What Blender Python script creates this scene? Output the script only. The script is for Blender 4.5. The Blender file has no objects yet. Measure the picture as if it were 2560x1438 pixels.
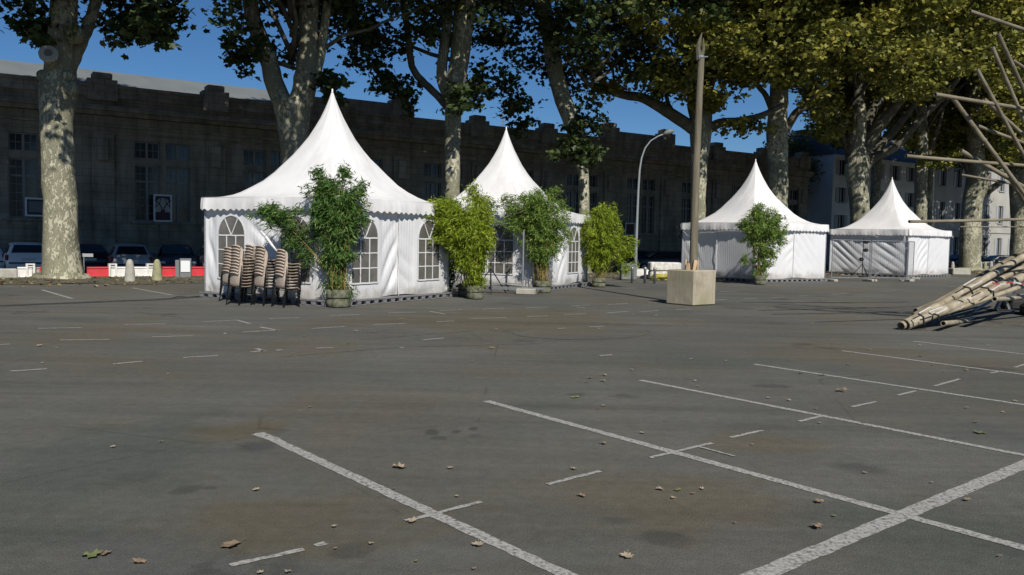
import bpy, bmesh, math, random
import numpy as np
from math import sin, cos, pi, radians, atan2, sqrt
from mathutils import Vector, Matrix
random.seed(7); RNG = np.random.default_rng(11)
SC = bpy.context.scene; COL = SC.collection

# ------------------------------------------------------------------ camera
F, PITCH, ROLL, EYE = 2064.0, 0.0589, 0.0193, 1.75        # focal length in photo pixels (2560 wide)
cd = bpy.data.cameras.new('camera'); cam = bpy.data.objects.new('camera', cd); COL.objects.link(cam)
cd.sensor_width = 36; cd.lens = F / 2560 * 36; cd.clip_end = 2000; cd.clip_start = .05
cam.matrix_world = Matrix.Translation((0, 0, EYE)) @ Matrix.Rotation(pi/2 - PITCH, 4, 'X') @ Matrix.Rotation(ROLL, 4, 'Z')
SC.camera = cam
# ------------------------------------------------------------------ light
SUN_EL, SUN_AZ = radians(41), radians(161)                # azimuth clockwise from +Y (camera forward)
sd = Vector((sin(SUN_AZ)*cos(SUN_EL), cos(SUN_AZ)*cos(SUN_EL), sin(SUN_EL)))
L = bpy.data.lights.new('sun', 'SUN'); L.energy = 4.6; L.angle = radians(.53); L.color = (1, .955, .88)
lo = bpy.data.objects.new('sun', L); COL.objects.link(lo); lo.rotation_euler = sd.to_track_quat('Z', 'Y').to_euler()
w = bpy.data.worlds.new('World'); SC.world = w; w.use_nodes = True
nt = w.node_tree; bg = nt.nodes['Background']
sk = nt.nodes.new('ShaderNodeTexSky'); sk.sky_type = 'NISHITA'; sk.sun_disc = False
sk.sun_elevation = SUN_EL; sk.sun_rotation = SUN_AZ
sk.altitude = 3000; sk.air_density = 1.3; sk.dust_density = 0; sk.ozone_density = 8
hs = nt.nodes.new('ShaderNodeHueSaturation'); hs.inputs['Saturation'].default_value = 1.1; hs.inputs['Value'].default_value = 1.06; nt.links.new(sk.outputs[0], hs.inputs['Color']); nt.links.new(hs.outputs[0], bg.inputs[0]); bg.inputs[1].default_value = .05
SC.view_settings.view_transform = 'Standard'; SC.view_settings.look = 'None'
SC.view_settings.exposure = .35; SC.view_settings.gamma = 1

# ------------------------------------------------------------------ pixel <-> world
def ray(px, py):
    u, v = px-1280, py-719
    cr, sr = cos(ROLL), sin(ROLL); a = u*cr+v*sr; b = -u*sr+v*cr
    x, yf, zu = a/F, 1.0, -b/F
    c, s = cos(PITCH), sin(PITCH)
    return Vector((x, yf*c+zu*s, -yf*s+zu*c))
def at(px, py, Y):
    r = ray(px, py); return Vector((0, 0, EYE)) + r*(Y/r.y)
def U(px, py, z=0.0):
    r = ray(px, py); return Vector((0, 0, EYE)) + r*((z-EYE)/r.z)
def proj(x, y, z):
    z = z-EYE; c, s = cos(PITCH), sin(PITCH); yf = y*c-z*s; zu = y*s+z*c
    u = F*x/yf; v = -F*zu/yf; cr, sr = cos(ROLL), sin(ROLL)
    return 1280+u*cr-v*sr, 719+u*sr+v*cr
RA = radians(57); DV = Vector((sin(RA), cos(RA), 0)); NV = Vector((-cos(RA), sin(RA), 0))   # along the facade / away from camera
def SN(s, n, z=0.0): return DV*s + NV*n + Vector((0, 0, z))
def onrow(px, n, py=600):
    r = ray(px, py); k = n/(r.dot(NV)); return Vector((r.x*k, r.y*k, 0))
def gz(n):
    return float(np.interp(n, [30.5, 32, 33.2, 34.2, 36.5, 40], [0, .05, .06, -.12, -.3, -.3]))

# ------------------------------------------------------------------ materials
def mat(name, col=(.5, .5, .5), rough=.7, metal=0, spec=.3, var=None, vs=5, bump=0, bs=40, trans=0, det=4):
    m = bpy.data.materials.new(name); m.use_nodes = True; t = m.node_tree; N = t.nodes; b = N['Principled BSDF']
    b.inputs['Base Color'].default_value = (*col, 1); b.inputs['Roughness'].default_value = rough
    b.inputs['Metallic'].default_value = metal; b.inputs['Specular IOR Level'].default_value = spec
    tc = N.new('ShaderNodeTexCoord')
    if var:
        n = N.new('ShaderNodeTexNoise'); n.inputs['Scale'].default_value = vs; n.inputs['Detail'].default_value = det
        r = N.new('ShaderNodeValToRGB'); r.color_ramp.elements[0].position = .35; r.color_ramp.elements[1].position = .65
        r.color_ramp.elements[0].color = (*var, 1); r.color_ramp.elements[1].color = (*col, 1)
        t.links.new(tc.outputs['Object'], n.inputs['Vector']); t.links.new(n.outputs['Fac'], r.inputs[0]); t.links.new(r.outputs[0], b.inputs['Base Color'])
    if bump:
        n = N.new('ShaderNodeTexNoise'); n.inputs['Scale'].default_value = bs; n.inputs['Detail'].default_value = 6
        bp = N.new('ShaderNodeBump'); bp.inputs['Strength'].default_value = bump; bp.inputs['Distance'].default_value = .02
        t.links.new(tc.outputs['Object'], n.inputs['Vector']); t.links.new(n.outputs['Fac'], bp.inputs['Height']); t.links.new(bp.outputs[0], b.inputs['Normal'])
    if trans:
        tl = N.new('ShaderNodeBsdfTranslucent'); tl.inputs[0].default_value = (*col, 1); mx = N.new('ShaderNodeMixShader'); mx.inputs[0].default_value = trans
        o = N['Material Output']; t.links.new(b.outputs[0], mx.inputs[1]); t.links.new(tl.outputs[0], mx.inputs[2]); t.links.new(mx.outputs[0], o.inputs[0])
    return m
class NT:      # tiny node helper
    def __init__(s, m): s.t = m.node_tree; s.b = s.t.nodes['Principled BSDF']; s.tc = s.t.nodes.new('ShaderNodeTexCoord'); s.pos = s.tc.outputs['Object']
    def noise(s, sc, det=4, rough=.5, vec=None, dist=0):
        n = s.t.nodes.new('ShaderNodeTexNoise'); n.inputs['Scale'].default_value = sc; n.inputs['Detail'].default_value = det
        n.inputs['Roughness'].default_value = rough; n.inputs['Distortion'].default_value = dist
        s.t.links.new(vec or s.pos, n.inputs['Vector']); return n.outputs['Fac']
    def voro(s, sc, vec=None, feat='F1'):
        n = s.t.nodes.new('ShaderNodeTexVoronoi'); n.feature = feat; n.inputs['Scale'].default_value = sc
        s.t.links.new(vec or s.pos, n.inputs['Vector']); return n.outputs['Distance']
    def mapping(s, scale, rot=(0, 0, 0)):
        n = s.t.nodes.new('ShaderNodeMapping'); n.inputs['Scale'].default_value = scale; n.inputs['Rotation'].default_value = rot
        s.t.links.new(s.pos, n.inputs['Vector']); return n.outputs[0]
    def ramp(s, fac, pts, interp='LINEAR'):
        r = s.t.nodes.new('ShaderNodeValToRGB'); r.color_ramp.interpolation = interp; e = r.color_ramp.elements
        while len(e) < len(pts): e.new(.5)
        for k, (p, c) in enumerate(pts):
            e[k].position = p; e[k].color = (c, c, c, 1) if isinstance(c, (int, float)) else (*c, 1)
        s.t.links.new(fac, r.inputs[0]); return r.outputs[0]
    def mix(s, fac, a, b, mode='MIX'):
        n = s.t.nodes.new('ShaderNodeMixRGB'); n.blend_type = mode
        for i, v in enumerate((fac, a, b)):
            if isinstance(v, tuple): n.inputs[i].default_value = (*v, 1)
            elif isinstance(v, (int, float)): n.inputs[i].default_value = v if i == 0 else (v, v, v, 1)
            else: s.t.links.new(v, n.inputs[i])
        return n.outputs[0]
    def math(s, op, a, b=0):
        n = s.t.nodes.new('ShaderNodeMath'); n.operation = op
        for i, v in enumerate((a, b)):
            if isinstance(v, (int, float)): n.inputs[i].default_value = v
            else: s.t.links.new(v, n.inputs[i])
        return n.outputs[0]
    def bump(s, h, st=.3, d=.02):
        n = s.t.nodes.new('ShaderNodeBump'); n.inputs['Strength'].default_value = st; n.inputs['Distance'].default_value = d
        s.t.links.new(h, n.inputs['Height']); s.t.links.new(n.outputs[0], s.b.inputs['Normal'])
    def color(s, c): s.t.links.new(c, s.b.inputs['Base Color'])
    def rough(s, r): s.t.links.new(r, s.b.inputs['Roughness'])

def asphalt(name, base=(.089, .088, .078), dark=(.066, .067, .060), spots=()):
    m = mat(name, base, .92, spec=.25); h = NT(m)
    big = h.noise(.16, 6, .65, dist=.3); c = h.ramp(big, [(.34, dark), (.5, base), (.66, tuple(v*1.2 for v in base))])
    br = h.ramp(h.noise(.24, 7, .66, dist=.6), [(.45, 0.), (.64, 1.)]); c = h.mix(h.math('MULTIPLY', br, .8), c, (.094, .082, .058))
    gr = h.ramp(h.noise(.33, 6, .6, h.mapping((1, 1, 1), (0, 0, 1.)), .5), [(.52, 0.), (.7, 1.)]); c = h.mix(h.math('MULTIPLY', gr, .6), c, (.066, .074, .066))
    st = h.ramp(h.voro(.5, h.mapping((1, .8, 1), (0, 0, .5))), [(.0, 1.), (.16, .8), (.24, 0.)])
    sn = h.ramp(h.noise(2.4, 5, .6), [(.46, 0.), (.55, 1.)]); c = h.mix(h.math('MULTIPLY', h.math('MULTIPLY', st, sn), .55), c, (.028, .028, .026))
    drop = h.ramp(h.voro(2.3), [(.0, 1.), (.07, .8), (.11, 0.)]); dn = h.ramp(h.noise(.7, 3), [(.54, 0.), (.6, 1.)]); c = h.mix(h.math('MULTIPLY', h.math('MULTIPLY', drop, dn), .5), c, (.03, .03, .028))
    sn2 = h.noise(5, 5, .65); sn3 = h.noise(1.6, 5, .6)
    for px, py, rx, ry, k_, cc in spots:
        p = U(px, py); wx = rx/F*p.y; wy = max(.06, abs(U(px, py-ry).y-U(px, py+ry).y)/2); n = m.node_tree.nodes.new('ShaderNodeMapping'); n.vector_type = 'TEXTURE'
        n.inputs['Location'].default_value = (p.x, p.y, 0); n.inputs['Scale'].default_value = (wx, wy, 1); m.node_tree.links.new(h.pos, n.inputs[0]); ln = m.node_tree.nodes.new('ShaderNodeVectorMath'); ln.operation = 'LENGTH'; m.node_tree.links.new(n.outputs[0], ln.inputs[0])
        dd = h.math('ADD', ln.outputs['Value'], h.math('MULTIPLY', h.math('SUBTRACT', sn2 if rx < 60 else sn3, .5), 2.0)); f_ = h.ramp(dd, [(.45, k_), (.95, 0.)]); c = h.mix(f_, c, cc)
    stk = h.ramp(h.noise(.9, 6, .68, h.mapping((.14, 1.8, 1), (0, 0, -.55))), [(.3, .80), (.5, 1.), (.7, 1.16)]); c = h.mix(1., c, stk, 'MULTIPLY')
    g = h.ramp(h.noise(120, 3, .75), [(.32, .6), (.5, 1.), (.7, 1.4)]); c = h.mix(1., c, g, 'MULTIPLY')
    peb = h.ramp(h.voro(75), [(.0, 1.9), (.16, 1.25), (.3, 1.)]); c = h.mix(1., c, peb, 'MULTIPLY')
    g2 = h.ramp(h.noise(9, 7, .8), [(.3, .8), (.7, 1.18)]); c = h.mix(1., c, g2, 'MULTIPLY')
    cr = h.ramp(h.voro(.22, h.mapping((1, 1, 1)), 'DISTANCE_TO_EDGE'), [(.0, .35), (.0016, .35), (.004, 1.)]); cn = h.ramp(h.noise(.5, 3), [(.5, 1.), (.56, 0.)]); ck = h.math('MAXIMUM', cr, cn); c = h.mix(1., c, h.ramp(ck, [(0., .6), (1., 1.)]), 'MULTIPLY')
    h.color(c); h.bump(h.math('ADD', h.noise(90, 5, .75), h.math('MULTIPLY', h.voro(75), .8)), .45, .008); return m
M = {}
OIL, BRN, GRN = (.034, .034, .032), (.088, .074, .046), (.058, .066, .056)
M['asphalt'] = asphalt('asphalt', spots=[(1080, 1080, 22, 9, .7, OIL), (1140, 1080, 16, 6, .7, OIL), (1100, 1096, 30, 7, .6, OIL), (1185, 1072, 18, 7, .65, OIL), (1190, 1090, 26, 6, .5, OIL), (345, 1195, 75, 26, .42, OIL), (462, 1225, 42, 16, .55, OIL), (525, 1220, 22, 7, .5, OIL), (278, 1173, 16, 6, .6, OIL), (235, 1175, 22, 6, .5, OIL),
    (590, 1080, 190, 34, .75, BRN), (640, 1115, 70, 18, .5, OIL), (750, 1300, 420, 110, .55, BRN), (1700, 1250, 420, 90, .5, BRN), (1900, 1110, 200, 40, .5, BRN), (1300, 800, 420, 40, .6, BRN), (880, 1375, 60, 22, .45, OIL), (1660, 1345, 70, 22, .45, OIL), (1540, 1300, 60, 14, .4, OIL), (2150, 1170, 90, 18, .5, OIL), (1560, 990, 50, 8, .5, OIL), (1930, 967, 60, 6, .55, OIL), (1440, 987, 26, 7, .5, OIL),
    (150, 1200, 330, 240, .6, GRN), (2350, 1350, 420, 160, .55, GRN), (1650, 905, 500, 30, .45, GRN)]); M['tar'] = asphalt('tar', (.030, .031, .031), (.022, .022, .022))
def paint_mat(name, wear):
    m = mat(name, (.36, .355, .34), .8); h = NT(m)
    n = h.ramp(h.noise(34, 6, .72), [(wear-.05, (.085, .084, .076)), (wear+.03, (.21, .205, .19)), (wear+.14, (.33, .325, .305))]); h.color(n); h.bump(h.noise(110, 4, .7), .5, .006); return m
M['paint'] = paint_mat('line_paint', .42); M['paint_worn'] = paint_mat('line_paint_worn', .435); M['paint_faint'] = paint_mat('line_paint_faint', .56)
def soil():
    m = mat('soil', (.1, .085, .06), .95); h = NT(m)
    c = h.ramp(h.noise(2.2, 7, .68), [(.3, (.05, .056, .026)), (.45, (.082, .074, .046)), (.6, (.10, .09, .065)), (.75, (.062, .064, .058))]); h.color(c)
    h.bump(h.noise(25, 6), .8, .04); return m
M['soil'] = soil()
def bark():
    m = mat('plane_bark', (.3, .28, .2), .85, spec=.15); h = NT(m)
    v = h.mapping((2.6, 2.6, 1.5)); n = h.math('ADD', h.noise(3.2, 6, .66, v, .8), h.math('MULTIPLY', h.math('SUBTRACT', h.noise(.7, 3), .5), .55))
    base = h.ramp(h.noise(1.1, 4, .6, h.mapping((1, 1, .5))), [(.35, (.15, .147, .105)), (.65, (.22, .21, .145))])
    light = h.ramp(n, [(.535, 0.), (.555, 1.)]); c = h.mix(light, base, (.40, .38, .28))
    dk = h.ramp(h.noise(6.5, 5, .6, v, .8), [(.60, 0.), (.63, 1.)]); c = h.mix(h.math('MULTIPLY', dk, .85), c, (.10, .092, .062))
    c = h.mix(1., c, h.ramp(h.noise(30, 4), [(.3, .85), (.7, 1.12)]), 'MULTIPLY')
    h.color(c); h.bump(h.math('ADD', light, h.noise(20, 5)), .5, .02); return m
M['bark'] = bark()
M['bark_dark'] = mat('limb_bark', (.12, .11, .08), .9, var=(.065, .06, .042), vs=3, bump=.5, bs=12)
def leafmat(name, c1, c2, c3, tr=.35):
    m = bpy.data.materials.new(name); m.use_nodes = True; t = m.node_tree; N = t.nodes; b = N['Principled BSDF']
    a = N.new('ShaderNodeAttribute'); a.attribute_name = 'rnd'; r = N.new('ShaderNodeValToRGB'); e = r.color_ramp.elements
    e[0].position = 0; e[0].color = (*c1, 1); e[1].position = .8; e[1].color = (*c2, 1); k = e.new(1.); k.color = (*c3, 1)
    t.links.new(a.outputs['Fac'], r.inputs[0]); t.links.new(r.outputs[0], b.inputs['Base Color']); b.inputs['Roughness'].default_value = .55
    b.inputs['Specular IOR Level'].default_value = .25
    tl = N.new('ShaderNodeBsdfTranslucent'); mx = N.new('ShaderNodeMixShader'); mx.inputs[0].default_value = tr
    t.links.new(r.outputs[0], tl.inputs[0]); t.links.new(b.outputs[0], mx.inputs[1]); t.links.new(tl.outputs[0], mx.inputs[2]); t.links.new(mx.outputs[0], N['Material Output'].inputs[0]); return m
M['leaf'] = leafmat('shaded_plane_leaves', (.022, .042, .013), (.050, .072, .020), (.15, .14, .04), .16)  # dark green carries the self-shade of the left crowns in its colour
M['leaf2'] = leafmat('sunlit_yellow_plane_leaves', (.060, .078, .016), (.215, .205, .035), (.38, .30, .06), .22)  # brighter, yellower copy: sunlight on the right-hand crowns put into the colour
M['leaf_far'] = leafmat('far_leaves', (.05, .09, .03), (.09, .13, .04), (.14, .15, .06), .2)
M['bam_dark'] = leafmat('bamboo_leaves_dark', (.035, .085, .018), (.105, .19, .04), (.24, .30, .10), .25)
M['bam_yel'] = leafmat('bamboo_leaves_yellow', (.13, .19, .015), (.27, .34, .025), (.42, .42, .07), .3)
M['bam_mid'] = leafmat('bamboo_leaves_mid', (.075, .14, .025), (.20, .29, .055), (.36, .40, .13), .3)
M['cane'] = mat('bamboo_canes', (.34, .23, .07), .6, var=(.18, .17, .05), vs=14)
M['grass'] = leafmat('grass_blades', (.05, .07, .02), (.10, .12, .04), (.2, .17, .08), .2)
def litter(name, a, b_): return leafmat(name, a, b_, (.30, .22, .12), .1)
M['dry'] = mat('dry_leaf', (.27, .20, .13), .8, var=(.16, .11, .07), vs=30, trans=.1)
M['dry2'] = mat('pale_dry_leaf', (.36, .30, .21), .8, var=(.24, .19, .13), vs=30, trans=.1)
M['greenleaf'] = mat('green_fallen_leaf', (.11, .16, .05), .7, var=(.18, .18, .08), vs=30, trans=.1)
def fabric():
    m = mat('tent_canvas', (.80, .80, .80), .62, spec=.25, trans=.12); h = NT(m)
    c = h.ramp(h.noise(1.3, 7, .68, h.mapping((1, 1, .6))), [(.28, (.58, .565, .55)), (.5, (.68, .67, .665)), (.72, (.73, .72, .715))])
    h.color(c); h.bump(h.noise(7, 5, .6), .25, .012); return m
M['canvas'] = fabric()
def dirty(m):
    h = NT(m); sx = m.node_tree.nodes.new('ShaderNodeSeparateXYZ'); m.node_tree.links.new(h.pos, sx.inputs[0]); d = h.math('ADD', sx.outputs['Z'], h.math('MULTIPLY', h.math('SUBTRACT', h.noise(3.5, 6, .7), .5), .9)); k = h.ramp(d, [(.16, .75), (.42, .12), (.7, 0.)])
    st = h.ramp(h.noise(2.2, 7, .7, h.mapping((2.5, 2.5, .3))), [(.42, 0.), (.75, .16)]); old = m.node_tree.nodes['Principled BSDF'].inputs['Base Color'].links[0].from_socket; c = h.mix(k, old, (.36, .33, .28)); h.color(h.mix(st, c, (.5, .49, .45))); return m
M['wallcanvas'] = mat('tent_wall_canvas', (.70, .70, .71), .6, spec=.25, trans=.10, var=(.65, .65, .66), vs=1.2, bump=.12, bs=9)
def pane():
    m = mat('dark_opaque_pvc', (.09, .085, .075), .22, spec=.5); h = NT(m)  # opaque sheet, the dim tent interior is painted into its colour
    h.color(h.ramp(h.noise(1.6, 4, .6), [(.35, (.085, .082, .072)), (.55, (.12, .113, .10)), (.72, (.17, .16, .145))])); h.bump(h.noise(4, 3), .25, .02); return m
dirty(M['wallcanvas']); M['pvc'] = pane()
M['deck'] = mat('grey_plastic_deck', (.20, .20, .205), .6, var=(.15, .15, .155), vs=4)
M['stone'] = None
def stone(name, a, b_, c_, sc=.5):
    m = mat(name, a, .92, spec=.15); h = NT(m)
    c = h.ramp(h.noise(sc, 7, .65), [(.3, b_), (.5, a), (.7, c_)])
    br = m.node_tree.nodes.new('ShaderNodeTexBrick'); br.inputs['Scale'].default_value = 1.; br.inputs['Mortar Size'].default_value = .012
    br.inputs['Brick Width'].default_value = 1.1; br.inputs['Row Height'].default_value = .42; br.inputs['Color1'].default_value = (1, 1, 1, 1); br.inputs['Color2'].default_value = (.82, .82, .82, 1); br.inputs['Mortar'].default_value = (.5, .5, .5, 1)
    mp = m.node_tree.nodes.new('ShaderNodeMapping'); mp.inputs['Rotation'].default_value = (-pi/2, 0, 0); m.node_tree.links.new(h.pos, mp.inputs[0]); m.node_tree.links.new(mp.outputs[0], br.inputs['Vector'])
    c = h.mix(1., c, br.outputs['Color'], 'MULTIPLY'); stn = h.ramp(h.noise(1.1, 6, .7, h.mapping((1.6, 1.6, .25))), [(.35, .6), (.6, 1.)]); c = h.mix(1., c, stn, 'MULTIPLY')
    h.color(c); h.bump(h.noise(9, 6, .7), .5, .03); return m
M['stone'] = stone('dark_limestone', (.30, .268, .21), (.20, .178, .14), (.39, .35, .28))
M['stone2'] = stone('weathered_trim_stone', (.29, .26, .205), (.18, .16, .125), (.38, .345, .275), 1.2)
M['zinc'] = mat('zinc_roof', (.135, .15, .15), .6, var=(.115, .13, .13), vs=.6)
M['glass'] = mat('dark_glass', (.015, .018, .022), .12, spec=.5)
M['winframe'] = mat('grey_window_frame', (.22, .22, .21), .6)
M['plaster'] = mat('pale_plaster', (.60, .61, .60), .9, var=(.50, .51, .50), vs=.5, bump=.2, bs=5)
M['plaster2'] = mat('beige_plaster', (.36, .35, .32), .9, var=(.29, .28, .25), vs=.4, bump=.2, bs=5)
M['slate'] = mat('slate_roof', (.07, .075, .085), .6, var=(.05, .055, .06), vs=2)
M['shutter'] = mat('shutter', (.3, .31, .32), .6)
M['conc'] = mat('concrete', (.36, .345, .30), .9, var=(.27, .26, .215), vs=5, bump=.4, bs=30)
def concblock():
    m = mat('cast_concrete', (.42, .37, .28), .88, spec=.2); h = NT(m)
    c = h.ramp(h.noise(2.2, 6, .6), [(.3, (.25, .215, .15)), (.5, (.34, .30, .225)), (.75, (.42, .375, .30))])
    c = h.mix(h.ramp(h.noise(1.1, 3), [(.48, 0.), (.68, .75)]), c, (.20, .20, .10))
    s = h.ramp(h.noise(5, 6, .7, h.mapping((3, 3, .3))), [(.35, .85), (.65, 1.08)]); c = h.mix(1., c, s, 'MULTIPLY')
    h.color(c); h.bump(h.noise(18, 6), .4, .01); return m
M['block'] = concblock()
M['conc_w'] = mat('chipped_white_concrete', (.60, .585, .545), .85, var=(.42, .40, .35), vs=7, bump=.3, bs=20)
M['conc_m'] = mat('mossy_concrete', (.30, .29, .17), .9, var=(.2, .2, .11), vs=6, bump=.4, bs=25)
M['red_pl'] = mat('red_plastic', (.52, .035, .045), .5, var=(.42, .03, .04), vs=3)
M['white_pl'] = mat('white_plastic', (.66, .65, .62), .5, var=(.55, .53, .49), vs=4)
M['wood'] = mat('weathered_pole_wood', (.20, .165, .105), .85, var=(.13, .108, .07), vs=3, bump=.5, bs=9)
def polewood():
    m = mat('pole_wood', (.2, .17, .11), .85); h = NT(m)
    c = h.ramp(h.noise(5, 6, .65, h.mapping((4, 4, .25))), [(.3, (.085, .073, .05)), (.6, (.16, .14, .098)), (.8, (.22, .195, .14))]); h.color(c); h.bump(h.noise(8, 6, .7, h.mapping((5, 5, .4))), .6, .02); return m
M['wood'] = polewood()
M['plank'] = mat('pale_plank', (.52, .38, .23), .8, var=(.38, .27, .16), vs=6)
def culm():
    m = mat('dry_bamboo', (.45, .36, .22), .5, spec=.35); h = NT(m)
    c = h.ramp(h.noise(4, 5, .6), [(.3, (.17, .14, .09)), (.55, (.29, .25, .18)), (.75, (.38, .34, .26))]); h.color(c); return m
M['culm'] = culm(); M['culm_grey'] = mat('grey_bamboo', (.20, .175, .125), .6, var=(.13, .11, .075), vs=2.5)
M['rope'] = mat('dark_lashing', (.03, .028, .025), .8); M['foam'] = mat('white_tube', (.48, .48, .46), .5)
M['steel'] = mat('galvanised_steel', (.32, .33, .34), .45, metal=.6, var=(.24, .25, .25), vs=8)
M['lampgrey'] = mat('lamp_pole_grey', (.20, .225, .235), .55)
M['black'] = mat('black_metal', (.015, .015, .016), .5); M['dark'] = mat('dark_rubber', (.02, .02, .02), .8)
M['chair'] = mat('chair_plastic', (.40, .33, .265), .45, var=(.36, .295, .235), vs=9, spec=.35)
M['wrap'] = mat('camouflage_pot_wrap', (.17, .165, .115), .85, var=(.06, .07, .04), vs=7, bump=.6, bs=14)
M['greybox'] = mat('grey_enamel', (.14, .155, .155), .6); M['board'] = mat('white_board', (.62, .64, .65), .5)
M['tapered'] = mat('red_tape', (.30, .05, .05), .5); M['tapewhite'] = mat('white_tape', (.42, .41, .40), .5)
M['yellow'] = mat('yellow_hose', (.42, .38, .06), .6)
def carpaint(n, c, metal=.05): return mat(n, c, .28, metal=metal, spec=.5)
M['c_silver'] = carpaint('silver_paint', (.78, .76, .72)); M['c_blue'] = carpaint('slate_blue_paint', (.30, .32, .33)); M['c_dark'] = carpaint('charcoal_paint', (.04, .042, .047))
M['c_white'] = carpaint('white_paint', (.7, .7, .7), 0); M['c_black'] = carpaint('black_paint', (.018, .018, .02))
M['lamp_red'] = mat('tail_lamp', (.25, .01, .012), .2); M['lamp_clear'] = mat('head_lamp', (.75, .78, .8), .1, metal=.5)
M['plate'] = mat('number_plate', (.6, .6, .57), .5)
M['poster_dark'] = mat('poster_dark', (.035, .028, .032), .5); M['poster_pale'] = mat('poster_pale', (.34, .33, .31), .5); M['poster_plum'] = mat('poster_plum', (.06, .02, .03), .5)

# ------------------------------------------------------------------ mesh builder
class MB:
    def __init__(s): s.v = []; s.f = []; s.n = 0
    def add(s, vs, fs):
        s.v += [tuple(p) for p in vs]; s.f += [tuple(i+s.n for i in f) for f in fs]; s.n += len(vs); return s
    def box(s, x0, x1, y0, y1, z0, z1, R=None, bev=0):
        if bev:
            b = bev; vs = []
            for zz, ins in ((z0, b), (z0+b, 0), (z1-b, 0), (z1, b)):
                a0, a1, c0, c1 = x0+ins, x1-ins, y0+ins, y1-ins; k = b if not ins else b*.4
                vs += [(a0+k, c0, zz), (a1-k, c0, zz), (a1, c0+k, zz), (a1, c1-k, zz), (a1-k, c1, zz), (a0+k, c1, zz), (a0, c1-k, zz), (a0, c0+k, zz)]
            fs = [tuple(range(7, -1, -1)), tuple(range(24, 32))]
            for r in range(3):
                for i in range(8): fs.append((r*8+i, r*8+(i+1) % 8, r*8+8+(i+1) % 8, r*8+8+i))
        else:
            vs = [(x0, y0, z0), (x1, y0, z0), (x1, y1, z0), (x0, y1, z0), (x0, y0, z1), (x1, y0, z1), (x1, y1, z1), (x0, y1, z1)]
            fs = [(0, 3, 2, 1), (4, 5, 6, 7), (0, 1, 5, 4), (1, 2, 6, 5), (2, 3, 7, 6), (3, 0, 4, 7)]
        if R is not None: vs = [R @ Vector(p) for p in vs]
        return s.add(vs, fs)
    def tube(s, pts, rad, k=8, cap=True, wob=0):
        pts = [Vector(p) for p in pts]; n = len(pts)
        if isinstance(rad, (int, float)): rad = [rad]*n
        vs = []; up = None
        for i, p in enumerate(pts):
            d = (pts[min(i+1, n-1)]-pts[max(i-1, 0)]).normalized()
            if up is None: up = Vector((1, 0, 0)) if abs(d.x) < .9 else Vector((0, 1, 0))
            a = (up - d*up.dot(d)).normalized(); up = a; b = d.cross(a)
            for j in range(k):
                an = 2*pi*j/k; r = rad[i]*(1+(random.uniform(-wob, wob) if wob else 0)); vs.append(p+a*cos(an)*r+b*sin(an)*r)
        fs = [(i*k+j, i*k+(j+1) % k, (i+1)*k+(j+1) % k, (i+1)*k+j) for i in range(n-1) for j in range(k)]
        if cap: fs += [tuple(range(k-1, -1, -1)), tuple((n-1)*k+j for j in range(k))]
        return s.add(vs, fs)
    def lathe(s, prof, c=(0, 0, 0), k=16, jit=0):
        vs = []
        for r, z in prof:
            for j in range(k):
                an = 2*pi*j/k; rr = r*(1+random.uniform(-jit, jit)); vs.append((c[0]+rr*cos(an), c[1]+rr*sin(an), c[2]+z))
        n = len(prof); fs = [(i*k+j, i*k+(j+1) % k, (i+1)*k+(j+1) % k, (i+1)*k+j) for i in range(n-1) for j in range(k)]
        fs += [tuple(range(k-1, -1, -1)), tuple((n-1)*k+j for j in range(k))]
        return s.add(vs, fs)
    def prism(s, poly, y0, y1, R=None):          # poly in x,z extruded along y
        n = len(poly); vs = [(x, y0, z) for x, z in poly]+[(x, y1, z) for x, z in poly]
        fs = [tuple(range(n)), tuple(range(2*n-1, n-1, -1))]+[(i, i+n, (i+1) % n+n, (i+1) % n) for i in range(n)]
        if R is not None: vs = [R @ Vector(p) for p in vs]
        return s.add(vs, fs)
    def grid(s, P):                              # P[i][j] points
        a, b = len(P), len(P[0]); return s.add([p for r in P for p in r], [(i*b+j, (i+1)*b+j, (i+1)*b+j+1, i*b+j+1) for i in range(a-1) for j in range(b-1)])
    def build(s, name, m, parent=None, smooth=False, loc=None):
        me = bpy.data.meshes.new(name); me.from_pydata(s.v, [], s.f); me.update()
        if m: me.materials.append(m)
        bm = bmesh.new(); bm.from_mesh(me); bmesh.ops.recalc_face_normals(bm, faces=bm.faces) if not smooth == 'raw' else None; bm.to_mesh(me); bm.free()
        if smooth:
            me.polygons.foreach_set('use_smooth', [True]*len(me.polygons))
            if smooth == 'auto': me.set_sharp_from_angle(angle=radians(35))
        o = bpy.data.objects.new(name, me); COL.objects.link(o)
        if parent: o.parent = parent
        if loc is not None: o.location = loc
        return o
def tag(o, label=None, cat=None, group=None, kind=None):
    if label: o['label'] = label
    if cat: o['category'] = cat
    if group: o['group'] = group
    if kind: o['kind'] = kind
    return o
def empty(name, loc=(0, 0, 0), rz=0, label=None, cat=None, group=None):
    o = bpy.data.objects.new(name, None); COL.objects.link(o); o.location = loc; o.rotation_euler = (0, 0, rz); o.empty_display_size = .2
    return tag(o, label, cat, group)
def copy_tree(o, parent=None):
    c = o.copy(); COL.objects.link(c); c.parent = parent
    for ch in list(o.children): copy_tree(ch, c)
    return c
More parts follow.
